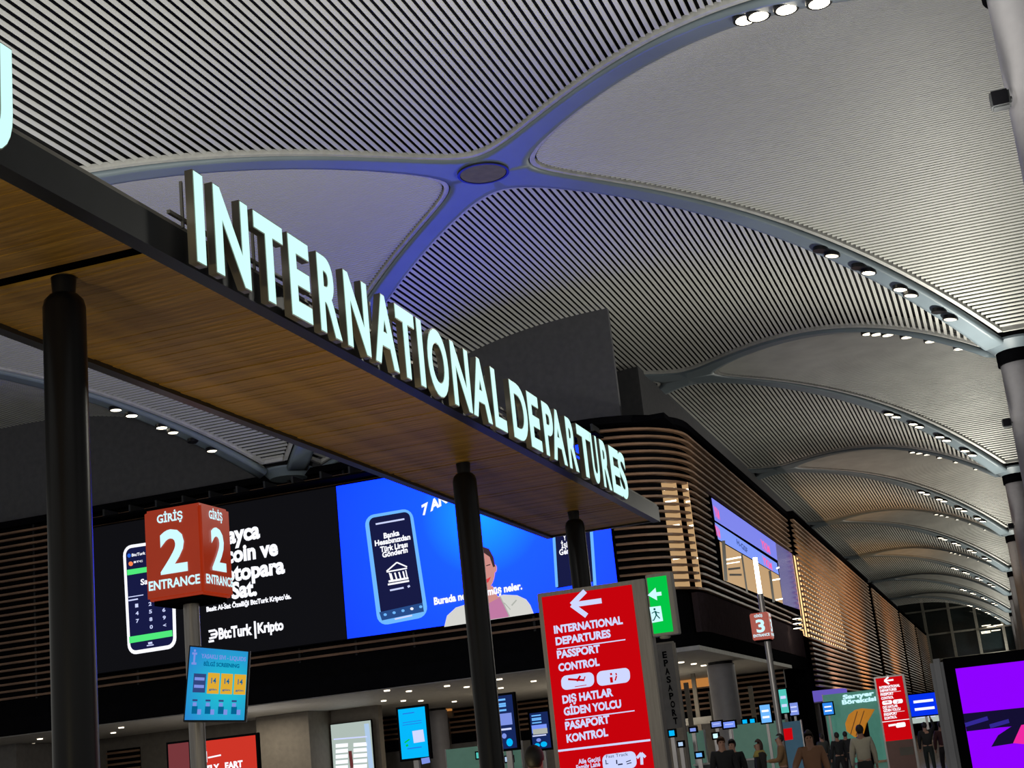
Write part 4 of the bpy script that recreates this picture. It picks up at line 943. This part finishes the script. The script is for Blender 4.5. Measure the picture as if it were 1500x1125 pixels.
# ================================================================== PEOPLE
def skinmesh(name, verts, edges, radii, m, parent, rootv=0, sub_=1):
    me = bpy.data.meshes.new(name); me.from_pydata(verts, edges, []); me.materials.append(m)
    o = link(name, me, None, parent)
    sk = o.modifiers.new('skin', 'SKIN'); sk.use_smooth_shade = True
    for i, r in enumerate(radii):
        sv = me.skin_vertices[0].data[i]; sv.radius = (r[0], r[1]) if isinstance(r, tuple) else (r, r); sv.use_root = (i == rootv)
    ss = o.modifiers.new('sub', 'SUBSURF'); ss.levels = sub_; ss.render_levels = sub_
    return o
def person(label, x, y, h, face, top, legs, hair=(.02, .013, .01), long_hair=False, skirt=False, armL=None, armR=None, stride=.12):
    """face: heading in degrees, 0 looks along +y (away from the camera)"""
    t = thing('person', label, 'person', (x, y, 0), math.radians(face), 'people in the hall'); s = h / 1.75
    hip, sh, nk = .93 * s, 1.43 * s, 1.50 * s
    armL = armL or ((-.24, .02, 1.14), (-.25, .10, .90)); armR = armR or ((.24, .02, 1.14), (.25, .10, .90))
    def V(a): return (a[0] * s, a[1] * s, a[2] * s)
    v = [(0, 0, hip), (0, 0, 1.15 * s), (0, 0, sh - .03), (0, .01, nk), (0, .02, 1.60 * s), (0, .025, 1.68 * s),
         (-.17 * s, 0, sh), V(armL[0]), V(armL[1]), (.17 * s, 0, sh), V(armR[0]), V(armR[1]),
         (-.09 * s, 0, hip - .05), (-.10 * s, stride, .5 * s), (-.10 * s, stride * .6, .07), (-.10 * s, stride * .6 + .15, .04),
         (.09 * s, 0, hip - .05), (.10 * s, -stride * .4, .5 * s), (.10 * s, -stride, .08), (.10 * s, -stride + .15, .04)]
    hl = [Vector(V(armL[1])) + (Vector(V(armL[1])) - Vector(V(armL[0]))).normalized() * .09, Vector(V(armR[1])) + (Vector(V(armR[1])) - Vector(V(armR[0]))).normalized() * .09]
    v += [tuple(hl[0]), tuple(hl[1])]
    e = [(0, 1), (1, 2), (2, 3), (3, 4), (4, 5), (2, 6), (6, 7), (7, 8), (2, 9), (9, 10), (10, 11), (0, 12), (12, 13), (13, 14), (14, 15), (0, 16), (16, 17), (17, 18), (18, 19), (8, 20), (11, 21)]
    r = [(.14, .10), (.13, .095), (.13, .09), .05, (.078, .09), (.07, .08), .06, .042, .026, .06, .042, .026, .085, .052, .036, .03, .085, .052, .036, .03, .03, .03]
    r = [tuple(q * s for q in a) if isinstance(a, tuple) else a * s for a in r]
    skinmesh('body', v, e, r, M['skin'], t)
    mt = mat('top_cloth', top, .8); ml = mat('leg_cloth', legs, .8); mh = mat('hair_strands', hair, .6)
    tv = [v[0], v[1], v[2], v[6], v[7], v[8], v[9], v[10], v[11], (0, 0, nk - .03 * s)]
    skinmesh('jacket', tv, [(0, 1), (1, 2), (2, 3), (3, 4), (4, 5), (2, 6), (6, 7), (7, 8), (2, 9)], [(.175 * s, .125 * s), (.165 * s, .12 * s), (.165 * s, .115 * s), .085 * s, .062 * s, .042 * s, .085 * s, .062 * s, .042 * s, .07 * s], mt, t)
    lv = [(0, 0, hip), v[12], v[13], v[14], v[16], v[17], v[18], (0, 0, hip + .13 * s)]
    skinmesh('trousers', lv, [(0, 1), (1, 2), (2, 3), (0, 4), (4, 5), (5, 6), (0, 7)], [(.16 * s, .12 * s), .10 * s, .068 * s, .052 * s, .10 * s, .068 * s, .052 * s, (.155 * s, .115 * s)], ml, t)
    # hair cap
    bm = bmesh.new(); bmesh.ops.create_uvsphere(bm, u_segments=16, v_segments=10, radius=1)
    bmesh.ops.delete(bm, geom=[q for q in bm.verts if q.co.z < ((-.5 if q.co.y > -.1 else -.93) if not long_hair else -.9) or (q.co.y > .15 and q.co.z < .38)], context='VERTS')
    bmesh.ops.scale(bm, vec=(.086 * s, .100 * s, (.108 if not long_hair else .17) * s), verts=bm.verts); bmesh.ops.translate(bm, vec=(0, -.0, (1.655 if not long_hair else 1.61) * s), verts=bm.verts)
    o = link('hair', fin(bm, 'hair', True), mh, t); md = o.modifiers.new('s', 'SOLIDIFY'); md.thickness = .012
    # face
    bm = bmesh.new()
    for sx in (-1, 1):
        q = bmesh.ops.create_uvsphere(bm, u_segments=8, v_segments=6, radius=.011 * s)['verts']; bmesh.ops.translate(bm, vec=(sx * .03 * s, .098 * s, 1.635 * s), verts=q)
    link('eyes', fin(bm, 'eyes', True), mh, t)
    bm = bmesh.new(); q = bmesh.ops.create_cone(bm, cap_ends=True, radius1=.014 * s, radius2=.004 * s, depth=.045 * s, segments=8)['verts']; bmesh.ops.translate(bm, vec=(0, .105 * s, 1.605 * s), verts=q)
    link('nose', fin(bm, 'nose', True), M['skin'], t)
    box('shoe', -.15 * s, -.05 * s, stride * .6 - .06, stride * .6 + .2, 0, .075, M['blackm'], t, bevel=.02)
    box('shoe', .05 * s, .15 * s, -stride - .06, -stride + .2, 0, .075, M['blackm'], t, bevel=.02)
    return t
def at_head(px, py, y):
    p = aty(px, py, y); return p.x, p.z
PE_ = [('man in a dark coat turning his head, left of a dark-coated companion', 1055, 1079, 29, 200, (.012, .012, .014), (.01, .01, .012), (.09, .04, .02), False),
       ('person in a black coat close beside the man with reddish hair', 1071, 1083, 30, 170, (.008, .008, .01), (.01, .01, .012), (.015, .01, .01), False),
       ('person in black with a yellow scarf before the green glass', 1110, 1084, 31, 120, (.02, .018, .016), (.01, .01, .012), (.05, .02, .015), True),
       ('man in a tan jacket seen from the side', 1141, 1075, 34, 100, (.25, .14, .06), (.02, .02, .025), (.02, .012, .01), False),
       ('woman with tan sleeves and dark skirt holding a phone', 1183, 1071, 25, 190, (.32, .16, .09), (.02, .022, .03), (.03, .02, .015), True),
       ('person in black behind the pale sweatshirt wearer, left one', 1225, 1076, 46, 30, (.012, .012, .014), (.01, .01, .012), (.02, .012, .01), False),
       ('person in black further right in the dark crowd', 1237, 1072, 50, 10, (.015, .014, .016), (.01, .01, .012), (.02, .012, .01), False),
       ('person in a pale cream sweatshirt walking away', 1258, 1062, 32, 8, (.52, .47, .36), (.02, .018, .018), (.015, .01, .01), False),
       ('person in black raising an arm near the kiosk', 1353, 1058, 47, 5, (.012, .012, .012), (.012, .018, .016), (.015, .01, .01), False),
       ('person in a dark maroon coat half hidden by the kiosk', 1377, 1060, 44, 15, (.06, .015, .02), (.015, .012, .014), (.015, .01, .01), False),
       ('single dark haired head seen from behind left of the red totem', 781, 1093, 12.5, 10, (.02, .02, .022), (.02, .02, .025), (.008, .006, .005), False),
       ('person in grey standing under the violet canopy', 1203, 1078, 52, 40, (.06, .065, .06), (.03, .03, .035), (.02, .015, .01), False)]
for i, (lab, px, py, y, face, top, legs, hair, lh) in enumerate(PE_):
    x, z = at_head(px, py, y); z = min(max(z, 1.6), 1.86)
    kw = {}
    if i == 8: kw['armR'] = ((.30, .12, 1.58), (.24, .16, 1.84))
    if i == 4: kw['armR'] = ((.30, .06, 1.18), (.33, .30, 1.12))
    if i == 3: kw['armL'] = ((-.24, .08, 1.16), (-.15, .34, 1.16)); kw['armR'] = ((.24, .08, 1.16), (.15, .34, 1.16))
    t = person(lab, x, y, z, face, top, legs, hair, lh, **kw)
    if i == 2:
        sc_ = bmesh.new(); bmesh.ops.create_cone(sc_, cap_ends=False, radius1=.15, radius2=.09, depth=.12, segments=16)
        bmesh.ops.translate(sc_, vec=(0, 0, 1.46 * z / 1.75), verts=sc_.verts); link('scarf', fin(sc_, 'scarf', True), mat('scarf_yellow', (.42, .32, .08), .8), t).modifiers.new('s', 'SOLIDIFY').thickness = .02
    if i == 4:
        sk_ = lathe('skirt', [(.19, .62), (.17, .80), (.145, .98)], (0, 0, 0), M['desk']); sub(sk_, t)
